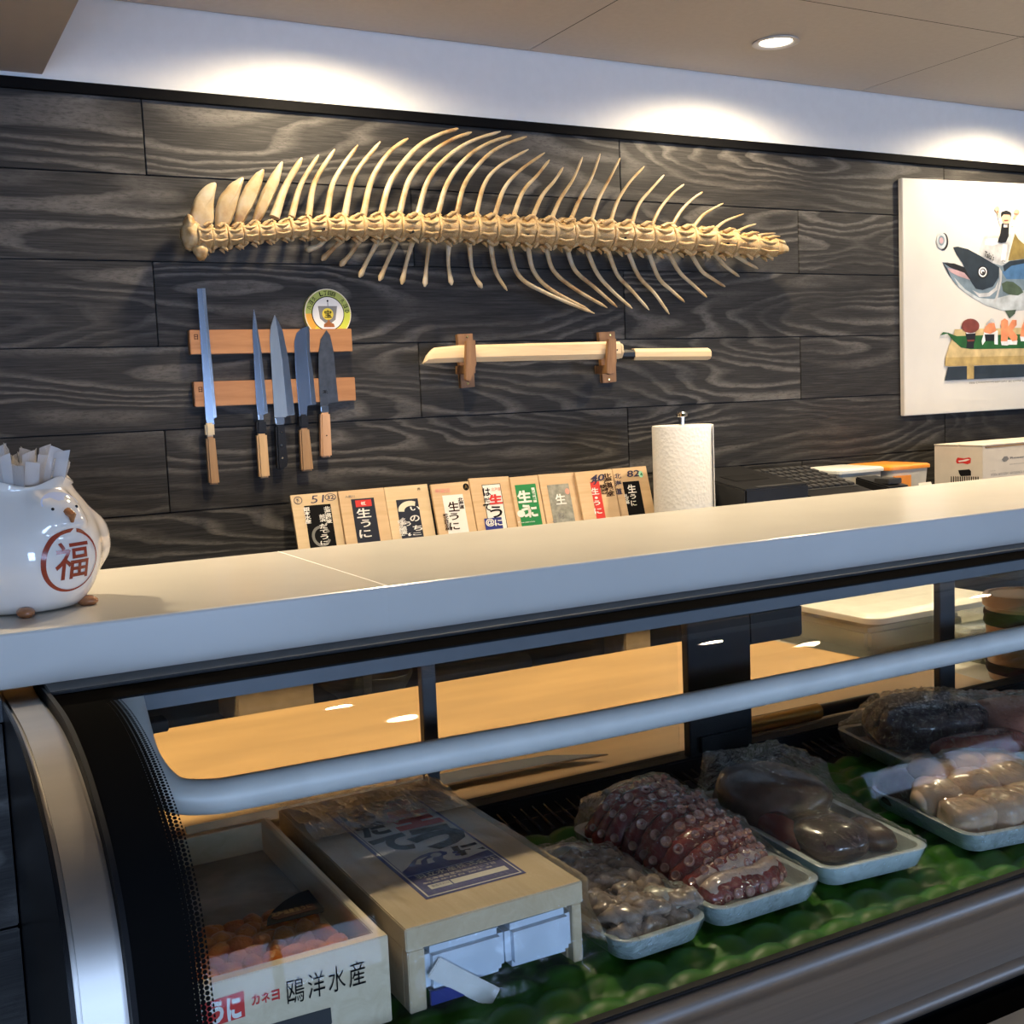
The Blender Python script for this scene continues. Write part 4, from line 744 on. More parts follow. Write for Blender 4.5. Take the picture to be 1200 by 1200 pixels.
nc = tag(MB().prism([(2.70, 2.40, BZ+.0005), (2.77, 2.40, BZ+.0005), (2.765, 2.44, 1.195), (2.712, 2.44, 1.195)], (0, .001, 0)).build('folded_note', 'cardboard_white', origin=(2.73, 2.41, BZ)), 'small folded white note standing in front of the orange-lidded tub', 'note')
# carton
cbx = empty('carton', (3.2, 2.5, BZ), 'white cardboard carton with a red emblem and hand hole on the back counter', 'carton')
X0, X1, Y0, Y1, ZT = 2.962, 3.46, 2.415, 2.60, 1.290
MB().box((X0, Y0, BZ+.0005), (X1, Y1, ZT)).build('carton_body', 'cardboard_white', cbx, bevel=.0015)
for a_, b_ in ((Y0, (Y0+Y1)/2-.003), ((Y0+Y1)/2+.003, Y1)): MB().box((X0-.001, a_-.001, ZT+.0006), (X1, b_+.001, ZT+.004)).build('flap', 'cardboard_white', cbx, bevel=.001)
MB().box((X0+.01, Y0-.0012, ZT-.006), (X1-.01, Y0-.0002, ZT-.001)).build('flap_edge', 'cardboard_edge', cbx)
fs_ = Frame((X0, 0, 0), (0, -1, 0), (0, 0, 1)); mb = MB(); z7 = q6(1080, 500, 10)
fs_.pxpoly(mb, [z7(432, 510), z7(560, 500), z7(580, 520), z7(580, 575), z7(460, 580), z7(440, 545)], .0004); mb.build('hand_hole', 'black_matte', cbx)
mb = MB(); fs_.pxpoly(mb, [z7(410, 385), z7(425, 362), z7(500, 372), z7(560, 360), z7(580, 375), z7(575, 425), z7(540, 440), z7(480, 425), z7(420, 432), z7(405, 410)], .0004); mb.build('emblem_print', 'red_print', cbx); mb = MB(); fs_.pxpoly(mb, [z7(430, 400), z7(480, 392), z7(540, 378), z7(570, 385), z7(520, 405), z7(440, 415)], .0008); mb.build('emblem_stripe', 'white_print', cbx)
mb = MB()
for x in range(345, 660, 26): fs_.pxpoly(mb, [z7(x, 585+(660-x)*-.02), z7(x+12, 586), z7(x+12, 660), z7(x, 662)], .0004)
mb.build('bar_print', 'black_print', cbx)
ff = Frame((0, Y0, 0), (1, 0, 0), (0, 0, 1)); mb = MB(); pxletter(mb, ff, 'Rosenf', *z7(1035, 335), *z7(1235, 378), bold=.03, h=.0005); pxletter(mb, ff, 'SEAFOOD', *z7(1030, 418), *z7(1225, 446), bold=.01, h=.0005); pxletter(mb, ff, 'KEEP FROZEN  PRODUCT OF', *z7(815, 535), *z7(1230, 550), bold=0, h=.0005); pxletter(mb, ff, 'NET WT', *z7(805, 512), *z7(865, 524), bold=0, h=.0005); ff.pxpoly(mb, [z7(940, 385), z7(965, 350), z7(1000, 345), z7(1020, 375), z7(995, 405), z7(965, 410)], .0004); mb.build('lettering', 'grey_print', cbx)
# things on the low shelf, seen under the case rail
def low(name, a, b, mat, label, cat):
    t_ = empty(name, ((a[0]+b[0])/2, (a[1]+b[1])/2, .8205), label, cat); MB().box(a, b).build('carton_body', mat, t_, bevel=.003); MB().box((a[0]-.002, a[1]-.002, b[2]), (b[0]+.002, b[1]+.002, b[2]+.006)).build('carton_lid', mat, t_, bevel=.001)
low('carton', (.63, 2.40, .8205), (.80, 2.56, .90), 'cardboard', 'small tan carton on the low shelf under the back counter', 'carton')
low('carton', (1.62, 2.40, .8205), (1.70, 2.5, .92), 'cardboard', 'narrow tan carton at the right end of the low shelf', 'carton')
tag(MB().lathe([(.03, 0), (.05, .004), (.075, .045), (.08, .06), (.076, .06), (.07, .045), (.04, .01), (.001, .008)], (.98, 2.47, .8205), 28).build('mixing_bowl', 'aluminium', origin=(.98, 2.47, .8205)), 'round metal bowl on the low shelf under the back counter', 'bowl')
ro = tag(MB().tube([(1.10, 2.45, .85), (1.36, 2.45, .85)], .029, 20).noise(.001, 30).build('film_roll', 'charcoal', origin=(1.23, 2.45, .8205)), 'dark roll lying on the low shelf under the back counter', 'roll')

# ================================================================== penguin jar
PC = Vector((.126, 1.318, SZ1)); FA = R(-90+27)     # facing direction
pj = empty('penguin_jar', PC, 'white ceramic penguin jar with a red emblem on its belly, on the counter', 'jar')
prof = [(.045, .0), (.056, .004), (.068, .022), (.0765, .048), (.078, .066), (.0745, .088), (.066, .108), (.0565, .124), (.0535, .131), (.0555, .136), (.054, .1375), (.050, .134), (.050, .118), (.060, .09), (.060, .04), (.001, .03)]
prof = [(q.x*1.075, q.y*.97) for q in smooth_path([(a_, b_, 0) for a_, b_ in prof[:9]], 4)]+[(r_*1.075, z_*.97) for r_, z_ in prof[9:]]; mb = MB().lathe(prof, PC, 72)
fd = Vector((math.cos(FA), math.sin(FA), 0)); sd = Vector((-math.sin(FA), math.cos(FA), 0))
for i, q in enumerate(mb.v):       # swell the relief of the bird out of the pot
    d_ = q-PC; a_ = math.atan2(d_.dot(sd), d_.dot(fd)); z_ = d_.z; r_ = math.hypot(d_.x, d_.y)
    if r_ > .055 and z_ < .140 and not (r_ < .0652 and .03 < z_ < .1):
        bel = math.exp(-(a_/.62)**4)*math.exp(-((z_-.052)/.05)**4)*.009; hd = math.exp(-(a_/.36)**4)*math.exp(-((z_-.102)/.022)**4)*.018
        wg = sum(math.exp(-((a_-sg*1.15)/.22)**2)*math.exp(-((z_-.066)/.03)**4) for sg in (-1, 1))*.010
        k_ = (r_+max(bel, hd)+wg)/r_; mb.v[i] = PC+Vector((d_.x*k_, d_.y*k_, z_))
    if z_ > .128: mb.v[i].z += .004*math.sin(a_*5)
bird = BVHTree.FromPolygons([tuple(q) for q in mb.v], mb.f)
mb.build('pot', 'ceramic', pj, smooth=70)
def onbird(u, z_, h=.0005):      # u metres sideways, z height, dropped on the belly from the front
    o_ = PC+fd*.2+sd*u+Vector((0, 0, z_)); hit = bird.ray_cast(o_, -fd)
    return (hit[0] if hit[0] else o_-fd*.12)+fd*h
def decal(name, polys, mat, h=.0007):
    mb = MB()
    for vs, fs in polys: mb.add([onbird(u, z_, h) for u, z_ in vs], fs)
    mb.build(name, mat, pj, smooth=60)
ZE = .054
n = 72; ring = []; 
for k in range(n):
    a_ = 2*math.pi*k/n; th_ = .0014+.0036*max(0, math.cos((a_-R(150))*.5))**2
    if 75 < math.degrees(a_) < 86: th_ = .0002
    ring.append((.0325*math.cos(a_), ZE+.0325*math.sin(a_))); ring.append(((.0325-th_)*math.cos(a_), ZE+(.0325-th_)*math.sin(a_)))
decal('emblem_ring', [(ring, [(2*k, (2*k+2) % (2*n), (2*k+3) % (2*n), 2*k+1) for k in range(n)])], 'glaze_red')
vs, fs = glyphs('福', .012); xs = [q[0] for q in vs]; ys = [q[1] for q in vs]; kx = .039/(max(xs)-min(xs))
decal('emblem_lettering', [([((x-(max(xs)+min(xs))/2)*kx, ZE+(y-(max(ys)+min(ys))/2)*kx) for x, y in vs], fs)], 'glaze_red', .0010)
cap = [(0, .115)]+[(.021*math.cos(R(a_)), .110+.013*math.sin(R(a_))) for a_ in range(0, 181, 15)]
decal('blue_cap_shading', [(cap, [(0, i, i+1) for i in range(1, len(cap)-1)])], 'ceramic_blue', .0012)  # blue-grey shading of the head put on as colour
for sg in (-1, 1):
    c_ = onbird(sg*.0135, .107, 0); MB().ball(c_, .0017, 10, 7).build('eye', 'black_gloss', pj)
    f_ = PC+fd*.060+sd*(sg*.036); MB().ball(f_+Vector((0, 0, .0045)), (.012, .009, .006), 16, 9, Matrix.Rotation(FA+sg*.35, 3, 'Z')).build('foot', 'glaze_brown', pj)
c_ = onbird(0, .0985, 0); MB().tube([c_+Vector((0, 0, .005))-fd*.003, c_+fd*.005+Vector((0, 0, .001)), c_+fd*.004-Vector((0, 0, .006))], [.0045, .0042, .0015], 10).build('beak', 'glaze_brown', pj)
# wrapped toothpicks standing in the jar
random.seed(3)
for i in range(64):
    a_ = random.uniform(0, 2*math.pi); rr_ = .047*math.sqrt(random.random()); b_ = PC+Vector((rr_*.62*math.cos(a_), rr_*.62*math.sin(a_), .06+random.uniform(0, .01)))
    tp = PC+Vector((rr_*1.32*math.cos(a_), rr_*1.32*math.sin(a_), .147+random.uniform(0, .022)-.35*max(0, rr_-.030)))
    dv = (tp-b_).normalized(); sv = Vector((math.cos(a_*1.7+i), math.sin(a_*1.7+i), 0)); sv = (sv-dv*sv.dot(dv)).normalized(); nv = dv.cross(sv)
    w_ = .0075; top = [tp-sv*w_+dv*random.uniform(-.006, .006), tp+sv*w_+dv*random.uniform(-.006, .006)]
    mb = MB(); rows = []
    for k in range(5):
        f = k/4; c0 = b_.lerp(top[0], f) if k else b_-sv*w_; c1 = b_.lerp(top[1], f) if k else b_+sv*w_
        c0 = (b_-sv*w_).lerp(top[0], f); c1 = (b_+sv*w_).lerp(top[1], f); mid = (c0+c1)/2; bul = .0018*(1-abs(f-.5)*2)**.5 if 0 < f < 1 else .0003
        rows.append([c0, mid+nv*bul, c1, mid-nv*bul])
    mb.loft(rows).noise(.0012, 160, i)
    tag(mb.build('toothpick_sachet', 'sachet', origin=PC+Vector((0, 0, .05)), smooth=20), 'clear crinkled toothpick sachet standing in the penguin jar', 'sachet', 'wrapped toothpicks in the penguin jar')
# ================================================================== refrigerated display case
XL, XR = .122, 2.6                       # inner left end and (unseen) right end of the glass
PR = smooth_path([(0, 1.20, 1.238), (0, 1.10, 1.243), (0, 1.005, 1.243), (0, .920, 1.228), (0, .846, 1.196), (0, .803, 1.150), (0, .784, 1.085), (0, .776, 1.03), (0, .772, .985)], 8)
def prof_at(X, off=0.0, pts=None):
    out = []
    P_ = pts or PR
    for i, q in enumerate(P_):
        d_ = (P_[min(i+1, len(P_)-1)]-P_[max(i-1, 0)]).normalized(); nv = Vector((0, d_.z, -d_.y)); out.append(Vector((X, q.y, q.z))+nv*off)
    return out
dc = empty('display_case', (.9, 1.0, .886), 'refrigerated glass sushi display case under the white countertop', 'display case')
# left end: stainless edge strip following the curve, dark panels either side
ep = PR+[Vector((0, .772, .93)), Vector((0, .772, .886))]
def endpanel(name, x0, x1, mat, off, bev):
    ring = prof_at(x0, off, ep); back = [Vector((x0, 1.262, .886)), Vector((x0, 1.262, 1.236))]
    MB().prism(ring+back, (x1-x0, 0, 0)).build(name, mat, dc, bevel=bev, smooth=40)
endpanel('end_strip', .0875, XL-.0015, 'steel_strip', -.004, .0035); endpanel('end_panel', .0835, .0870, 'black_gloss', 0, .0008); endpanel('inner_end_panel', XL-.001, XL+.003, 'black_matte', .004, 0)
PG = [q for q in PR]
nx = 24
MB().grid([[Vector((XL+(XR-XL)*i/nx, q.y, q.z)) for i in range(nx+1)] for q in PG]).build('front_glass', 'case_glass', dc, smooth=180)
# enamel dots at the left edge, solid enamel along the top
ins = prof_at(0, .0012, PG); arc = [0]
for i in range(1, len(ins)): arc.append(arc[-1]+(ins[i]-ins[i-1]).length)
x0, x1 = XL+.003, XL+.054
mb = MB().grid([[Vector((x0, q.y, q.z)), Vector((x1, q.y, q.z))] for q in ins]); mb.uv = [v_ for s_ in arc for v_ in ((x0-(x1-.020), s_), (.020, s_))]; mb.build('enamel_border', 'enamel_border', dc, smooth=180)
top = [q for q in ins if q.y > 1.072]
MB().grid([[Vector((x0, q.y, q.z)), Vector((XR, q.y, q.z))] for q in top]).build('top_enamel', 'enamel', dc, smooth=180)
MB().box((XL+.002, 1.128, 1.2435), (XR, 1.190, 1.2468)).build('top_trim', 'dark_aluminium', dc, bevel=.001)
MB().box((XL+.003, 1.196, 1.214), (XR, 1.262, 1.2375)).build('top_beam', 'black_matte', dc, bevel=.001)
MB().box((XL+.003, 1.232, 1.189), (XR, 1.262, 1.2135)).build('rear_top_rail', 'aluminium', dc, bevel=.0015)
MB().box((XL+.003, 1.236, .972), (XR, 1.272, 1.003)).build('rear_rail', 'black_matte', dc, bevel=.003)
for a_, b_ in ((.548, .566), (1.427, 1.461)): MB().box((a_, 1.243, 1.003), (b_, 1.256, 1.189)).build('door_post', 'dark_aluminium', dc, bevel=.001)
MB().box((.935, 1.236, 1.003), (1.043, 1.250, 1.189)).build('center_divider', 'black_plastic', dc, bevel=.001); MB().box((1.0435, 1.238, 1.143), (1.142, 1.252, 1.189)).build('latch_block', 'black_plastic', dc, bevel=.003); MB().box((.950, 1.230, 1.008), (1.030, 1.2355, 1.03)).build('latch_block', 'black_plastic', dc, bevel=.001)
for a_, b_ in ((XL+.004, .547), (.5665, .934), (1.044, 1.426), (1.4615, XR)): MB().box((a_, 1.258, 1.003), (b_, 1.2605, 1.189)).build('rear_pane', 'rear_glass', dc, smooth=0)
MB().box((XL+.003, .7815, .955), (XR, 1.235, .974)).build('case_floor', 'black_gloss', dc, bevel=.001)
gme = MB().tube([(0, 0, 0), (0, .05, .010)], .0022, 8).mesh('grille_bar'); gme.materials.append(MATS['grille_black'])
for i in range(95):
    place(gme, 'grille_bar', (.60+i*.0165, 1.178, .980), dc)
# cooling pipe
MB().tube(smooth_path([(.206, 1.232, 1.222), (.208, 1.208, 1.185), (.213, 1.182, 1.148), (.232, 1.158, 1.121), (.268, 1.150, 1.112), (.31, 1.150, 1.110), (.40, 1.150, 1.109), (.55, 1.150, 1.107), (.8, 1.150, 1.104), (1.5, 1.150, 1.106), (XR, 1.150, 1.106)], 7), .0178, 24, side=(0, .84, -.54)).build('cooling_pipe', 'tube_metal', dc, smooth=60)
MB().box((.226, 1.20, 1.172), (.243, 1.225, 1.184)).build('pipe_clip', 'black_matte', dc, bevel=.001)
# lower stainless front
lip = [(.781, .978), (.776, .984), (.768, .982), (.763, .976), (.762, .969), (.765, .962), (.766, .955), (.766, .902), (.760, .898), (.758, .892), (.760, .887), (.781, .887)]
mb = MB().prism([Vector((XL+.002, y, z)) for y, z in lip], (XR-XL, 0, 0)); mb.build('front_panel', 'steel', dc, smooth=50)
MB().box((XL+.003, .7715, .9842), (XR, .781, .9872)).build('glass_gasket', 'black_matte', dc, bevel=.0008)

# green mat: domed rows on the case floor
ny_, nx_ = 56, 300
rows = []
for j in range(ny_+1):
    y = .7815+(1.168-.7815)*j/ny_; row_ = []
    for i in range(nx_+1):
        x = .135+(2.3-.135)*i/nx_; jj = round((y-.80)/.036); xo = .5*(jj % 2)
        cx_ = (round(x/.046-xo)+xo)*.046; cy_ = .80+jj*.036; d2 = ((x-cx_)/.0225)**2+((y-cy_)/.0165)**2
        row_.append(Vector((x, y, .9752+.0085*max(0, 1-d2*.96)**.7)))
    rows.append(row_)
tag(MB().grid(rows).build('green_mat', 'mat_green', origin=(1.2, .98, .975), smooth=180), 'bumpy bright green plastic mat lining the floor of the display case', 'mat')
ZB = .9852

# ------------------------------------------------------------------ open tray of sea urchin
ut = empty('urchin_tray', (.256, 1.038, ZB), 'pale wooden open tray of orange sea urchin with red and black lettering on its front', 'tray')
ux0, ux1, uy0, uy1, ZT = .172, .3405, .868, 1.208, 1.0605
def uwall(n_, a, b): MB().box(a, b).build(n_, 'tray_wood', ut, bevel=.0008)
uwall('front_board', (ux0, uy0, ZB), (ux1, uy0+.011, ZT)); uwall('back_board', (ux0, uy1-.011, ZB), (ux1, uy1, ZT-.004)); uwall('side_board', (ux0, uy0+.0112, ZB), (ux0+.009, uy1-.0112, ZT-.001)); uwall('side_board', (ux1-.009, uy0+.0112, ZB), (ux1, uy1-.0112, ZT-.001))
MB().box((ux0+.0092, uy0+.0112, ZB), (ux1-.0092, uy1-.0112, ZB+.040)).build('tray_floor', 'tray_wood', ut, bevel=0)
P('residue_in_shade', (.20, .185, .155), .4, var=.35, scale=26); MB().box((ux0+.0095, uy0+.15, ZB+.0402), (ux1-.0095, uy1-.012, ZB+.0412)).build('paper_liner', 'residue_in_shade', ut, bevel=0)  # liner grey mixes residue with shade and film reflection put into the colour
me_u = []
for k in range(4):
    mb = MB().ball((0, 0, 0), (.0135, .0095, .0088), 18, 12)
    for i, q in enumerate(mb.v): mb.v[i] = q*(1+.10*noise.noise(q*170+Vector((k*9, 0, 0)))+.05*math.cos(math.atan2(q.y, q.z)*6))
    me = mb.mesh('sea_urchin_lobe', smooth=70); me.materials.append(MATS['urchin']); me_u.append(me)
random.seed(11); cnt = 0
for lay in range(2):
    for j in range(7 if lay == 0 else 6):
        for i in range(8 if lay == 0 else 7):
            x = ux0+.020+i*.0186+(.009 if j % 2 else 0)+random.uniform(-.003, .003); y = uy0+.024+j*.0195+random.uniform(-.003, .003)
            if x > ux1-.021 or (lay and (y > uy0+.045+.085*(1-abs((x-ux0)/.15-.25)))): continue
            z = ZB+.0475+lay*.0085+random.uniform(-.001, .002)
            o = place(me_u[cnt % 4], 'sea_urchin_lobe', (x, y, z), None, (random.uniform(-.3, .3), random.uniform(-.3, .3), random.uniform(0, 3.1)), (1, 1, 1)); cnt += 1
            tag(o, 'orange lobe of sea urchin roe in the wooden tray', 'sea urchin', 'sea urchin lobes in the open tray')
MB().grid([[Vector((ux0+.006+(ux1-ux0-.012)*i/12, uy0+.014+(uy1-uy0-.022)*j/20, ZT+.0006+.0012*noise.noise(Vector((i*.6, j*.5, 2))))) for i in range(13)] for j in range(21)]).build('clear_lid', 'clear_lid', ut, smooth=180)
fl_ = Frame((ux0, uy0, ZT+.0022), (1, 0, 0), (0, 1, 0)); fpx = lambda x, y: (160+x/3.75, 920+y/3.75)
mb = MB(); fl_.pxpoly(mb, [fpx(*q) for q in ((572, 622), (575, 590), (600, 555), (650, 512), (710, 478), (755, 462), (790, 505), (825, 545), (822, 560))]); mb.build('fan_sticker', 'black_print', ut)
mb = MB(); fl_.pxpoly(mb, [fpx(*q) for q in ((592, 592), (605, 570), (690, 548), (775, 525), (795, 548), (700, 575), (620, 598))], .0009); mb.build('sticker_print', 'brown_print', ut)
a_ = fl_.px(*fpx(600, 590)); b_ = fl_.px(*fpx(790, 545)); mb = MB(); letter(mb, fl_, '北海道産生うに', a_[0], a_[1]+.001, b_[0]-.002, a_[1]+.010, h=.0014, bold=.02); mb.build('sticker_lettering', 'gold_print', ut)
ff = Frame((ux0, uy0, ZB), (1, 0, 0), (0, 0, 1))
mb = MB(); ff.pxpoly(mb, [fpx(*q) for q in ((212, 985), (470, 902), (477, 1015), (222, 1095))], .0003); mb.build('red_seal_print', 'red_print', ut)
def ftext(s, x0, y0, x1, y1, name, mat, **kw):
    mb = MB(); a_ = ff.px(*fpx(x0, y0)); b_ = ff.px(*fpx(x1, y1)); n_ = len(s); w_ = (b_[0]-a_[0])/n_
    hh = kw.pop('hh', w_*1.1)
    for i, ch in enumerate(s): 
        u_ = a_[0]+i*w_; v_ = a_[1]+(b_[1]-a_[1])*(i+.5)/n_; letter(mb, ff, ch, u_+w_*.08, v_-hh/2, u_+w_*.90, v_+hh/2, h=.0010, **kw)
    mb.build(name, mat, ut)
ftext('生うに', 235, 1030, 465, 968, 'seal_lettering', 'white_print', bold=.05, hh=.019); ftext('カネヨ', 500, 945, 632, 915, 'red_lettering', 'red_print', bold=.03); ftext('鴎洋水産', 652, 912, 1012, 812, 'black_lettering', 'black_print', bold=0, hh=.0215)
mb = MB(); ff.pxpoly(mb, [fpx(*q) for q in ((590, 1050), (852, 976), (858, 1040), (840, 1100), (590, 1100))], .0003); mb.build('grey_label', 'charcoal', ut)

# ------------------------------------------------------------------ wrapped sea urchin carton
bx = empty('wrapped_box', (.443, 1.04, ZB), 'film-wrapped wooden box with a blue-bordered label of black and red script', 'box')
bx0, bx1, by0, by1, BT = .356, .531, .868, 1.213, 1.0605
MB().box((bx0, by0, 1.0405), (bx1, by1, BT)).build('box_lid', 'box_wood', bx, bevel=.001)
MB().box((bx0+.0015, by0+.012, ZB), (bx0+.012, by1, 1.040)).build('side_board', 'box_wood', bx, bevel=.0008); MB().box((bx1-.012, by0+.012, ZB), (bx1-.0015, by1, 1.040)).build('side_board', 'box_wood', bx, bevel=.0008)
MB().box((bx0+.0122, by1-.012, ZB), (bx1-.0122, by1, 1.040)).build('back_board', 'box_wood', bx, bevel=.0008); MB().box((bx0+.0015, by0+.001, ZB), (bx0+.017, by0+.0118, 1.040)).build('corner_post', 'box_wood', bx, bevel=.0008); MB().box((bx1-.011, by0+.001, ZB), (bx1-.0015, by0+.0118, 1.040)).build('corner_post', 'box_wood', bx, bevel=.0008)
for k, (a_, b_) in enumerate(((bx0+.0175, bx0+.094), (bx0+.0955, bx1-.0122))):
    tag(MB().box((a_, by0-.002, ZB+.012), (b_, by0+.12, 1.0385)).noise(.0015, 60, k).build('paper_packet', 'package_paper', origin=((a_+b_)/2, by0+.05, ZB), bevel=.006), ('left' if k == 0 else 'right')+' pale blue paper packet showing in the open front of the wrapped box', 'packet', None)
MB().box((bx0+.018, by0-.006, ZB+.006), (bx0+.062, by0-.003, ZB+.018), Matrix.Rotation(0, 4, 'Z')).build('blue_label', 'blue_print', bx)
MB().box((-.036, -.0012, -.009), (.036, .0012, .009), Matrix.Translation((bx0+.05, by0-.0055, 1.002)) @ Matrix.Rotation(R(38), 4, 'Y')).noise(.001, 80).build('folded_strip', 'white_print', bx, bevel=.0008)
LBW, LBH = .102, .262
fb = Frame((.3955, .912, BT), (1, 0, 0), (.06, 1, 0))
def lb(name, mat, polys, h): 
    mb = MB()
    for p_ in polys: fb.poly(mb, [(u*LBW, v_*LBH) for u, v_ in p_], h, .0002)
    return mb.build(name, mat, bx, smooth=0)
Q = lambda a, b, c, d: [(a, b), (c, b), (c, d), (a, d)]
lb('label_border', 'blue_print', [Q(0, 0, 1, 1)], .0002); lb('label_line', 'white_print', [Q(.03, .011, .97, .989)], .0005); lb('label_edge', 'blue_print', [Q(.045, .017, .955, .983)], .0008); lb('label_field', 'white_print', [Q(.05, .20, .95, .981)], .0011)
wave = [(.05, .20), (.95, .20), (.95, .255), (.82, .245), (.7, .232), (.6, .235), (.52, .25), (.50, .275), (.53, .30), (.58, .305), (.60, .325), (.56, .345), (.46, .355), (.34, .345), (.24, .32), (.14, .275), (.05, .245)]
lb('wave_print', 'blue_print', [wave], .0014); lb('wave_foam_print', 'white_print', [ell(.48, .318, .055, .018, 16), [(.22, .28), (.28, .315), (.40, .325), (.30, .30), (.27, .27)], [(.33, .262), (.36, .30), (.44, .305), (.40, .285), (.40, .26)]], .0017); lb('wave_dot_print', 'blue_print', [ell(.66, .30, .03, .010, 12), ell(.655, .275, .03, .010, 12)], .0017)
lb('writing_field', 'white_print', [Q(.12, .055, .33, .092), Q(.345, .055, .90, .092)], .0011)
def lt(name, mat, items, h=.0018):
    mb = MB()
    for s, a, b, c, d, bo in items: letter(mb, fb, s, a*LBW, b*LBH, c*LBW, d*LBH, bold=bo, h=h)
    mb.build(name, mat, bx, smooth=0)
lt('lettering', 'black_print', [('う', .40, .36, .97, .60, .07), ('に', .66, .255, .94, .355, .07), ('て', .06, .42, .44, .60, .07), ('だ', .07, .62, .40, .77, .06), ('は', .07, .79, .40, .95, .06)]); lt('red_lettering', 'red_print', [('生', .42, .61, .93, .84, .08)]); lt('stamp_lettering', 'pale_red', [('北海道', .46, .87, .88, .94, .02)])
lt('white_lettering', 'white_print', [('羽立水産株式会社', .10, .155, .92, .192, .01), ('北海道根室市海岸町二丁目', .16, .125, .86, .145, 0), ('製造年月日 加工者', .10, .102, .80, .116, 0)]); lt('field_lettering', 'blue_print', [('製造年月日', .14, .064, .31, .082, 0)])
# shrunken film round the box, baggy at the front foot and pleated at the back
def film_box(a, b, cuts, disp, name, parent, mat='film_flat'):
    bm = bmesh.new(); bmesh.ops.create_cube(bm, size=1)
    for v_ in bm.verts: v_.co = Vector([(a[i] if v_.co[i] < 0 else b[i]) for i in range(3)])
    bmesh.ops.subdivide_edges(bm, edges=bm.edges[:], cuts=cuts, use_grid_fill=True)
    bmesh.ops.delete(bm, geom=[f for f in bm.faces if f.normal.z < -.9], context='FACES')
    mb = MB(); bm.verts.ensure_lookup_table(); mb.v = [disp(v_.co.copy()) for v_ in bm.verts]; mb.f = [[q.index for q in f.verts] for f in bm.faces]; bm.free()
    return mb.build(name, mat, parent, smooth=75)
def bdisp(q):
    nz = noise.noise(q*70)*.0012
    ft_ = max(0, 1-(q.z-ZB)/.06)*max(0, 1-(q.y-by0)/.05); q = q.copy()
    q.y -= ft_*(.012+.010*noise.noise(q*45)); q.x += (ft_*.016+abs(nz))*(1 if q.x > .443 else -.3)*(1+.6*noise.noise(q*55))
    bk_ = max(0, (q.y-1.09)/.12)
    if q.z > BT: q.z += nz+bk_*.009*(1-abs(noise.noise(Vector((q.x*38+q.y*25, q.y*60-q.x*30, 0)))))**4+.0003
    return q
MB().grid([[Vector((bx0+.001+(bx1-bx0-.002)*i/60, 1.095+(by1-1.096)*j/44, BT+.0042+.0075*min(1, j/12)*(1-abs(noise.noise(Vector(((i/60-.15)*5+j*.02, (i/60-.9)*2.0-j/44*1.6, 4)))))**5*(1-.5*i/60)+.0012*noise.noise(Vector((i*.5, j*.3, 9))))) for i in range(61)] for j in range(45)]).build('film_pleats', 'film_pleat', bx, smooth=180)
film_box((bx0-.0022, by0-.0045, ZB+.0005), (bx1+.0028, by1+.0022, BT+.0036), 26, bdisp, 'cling_film', bx)

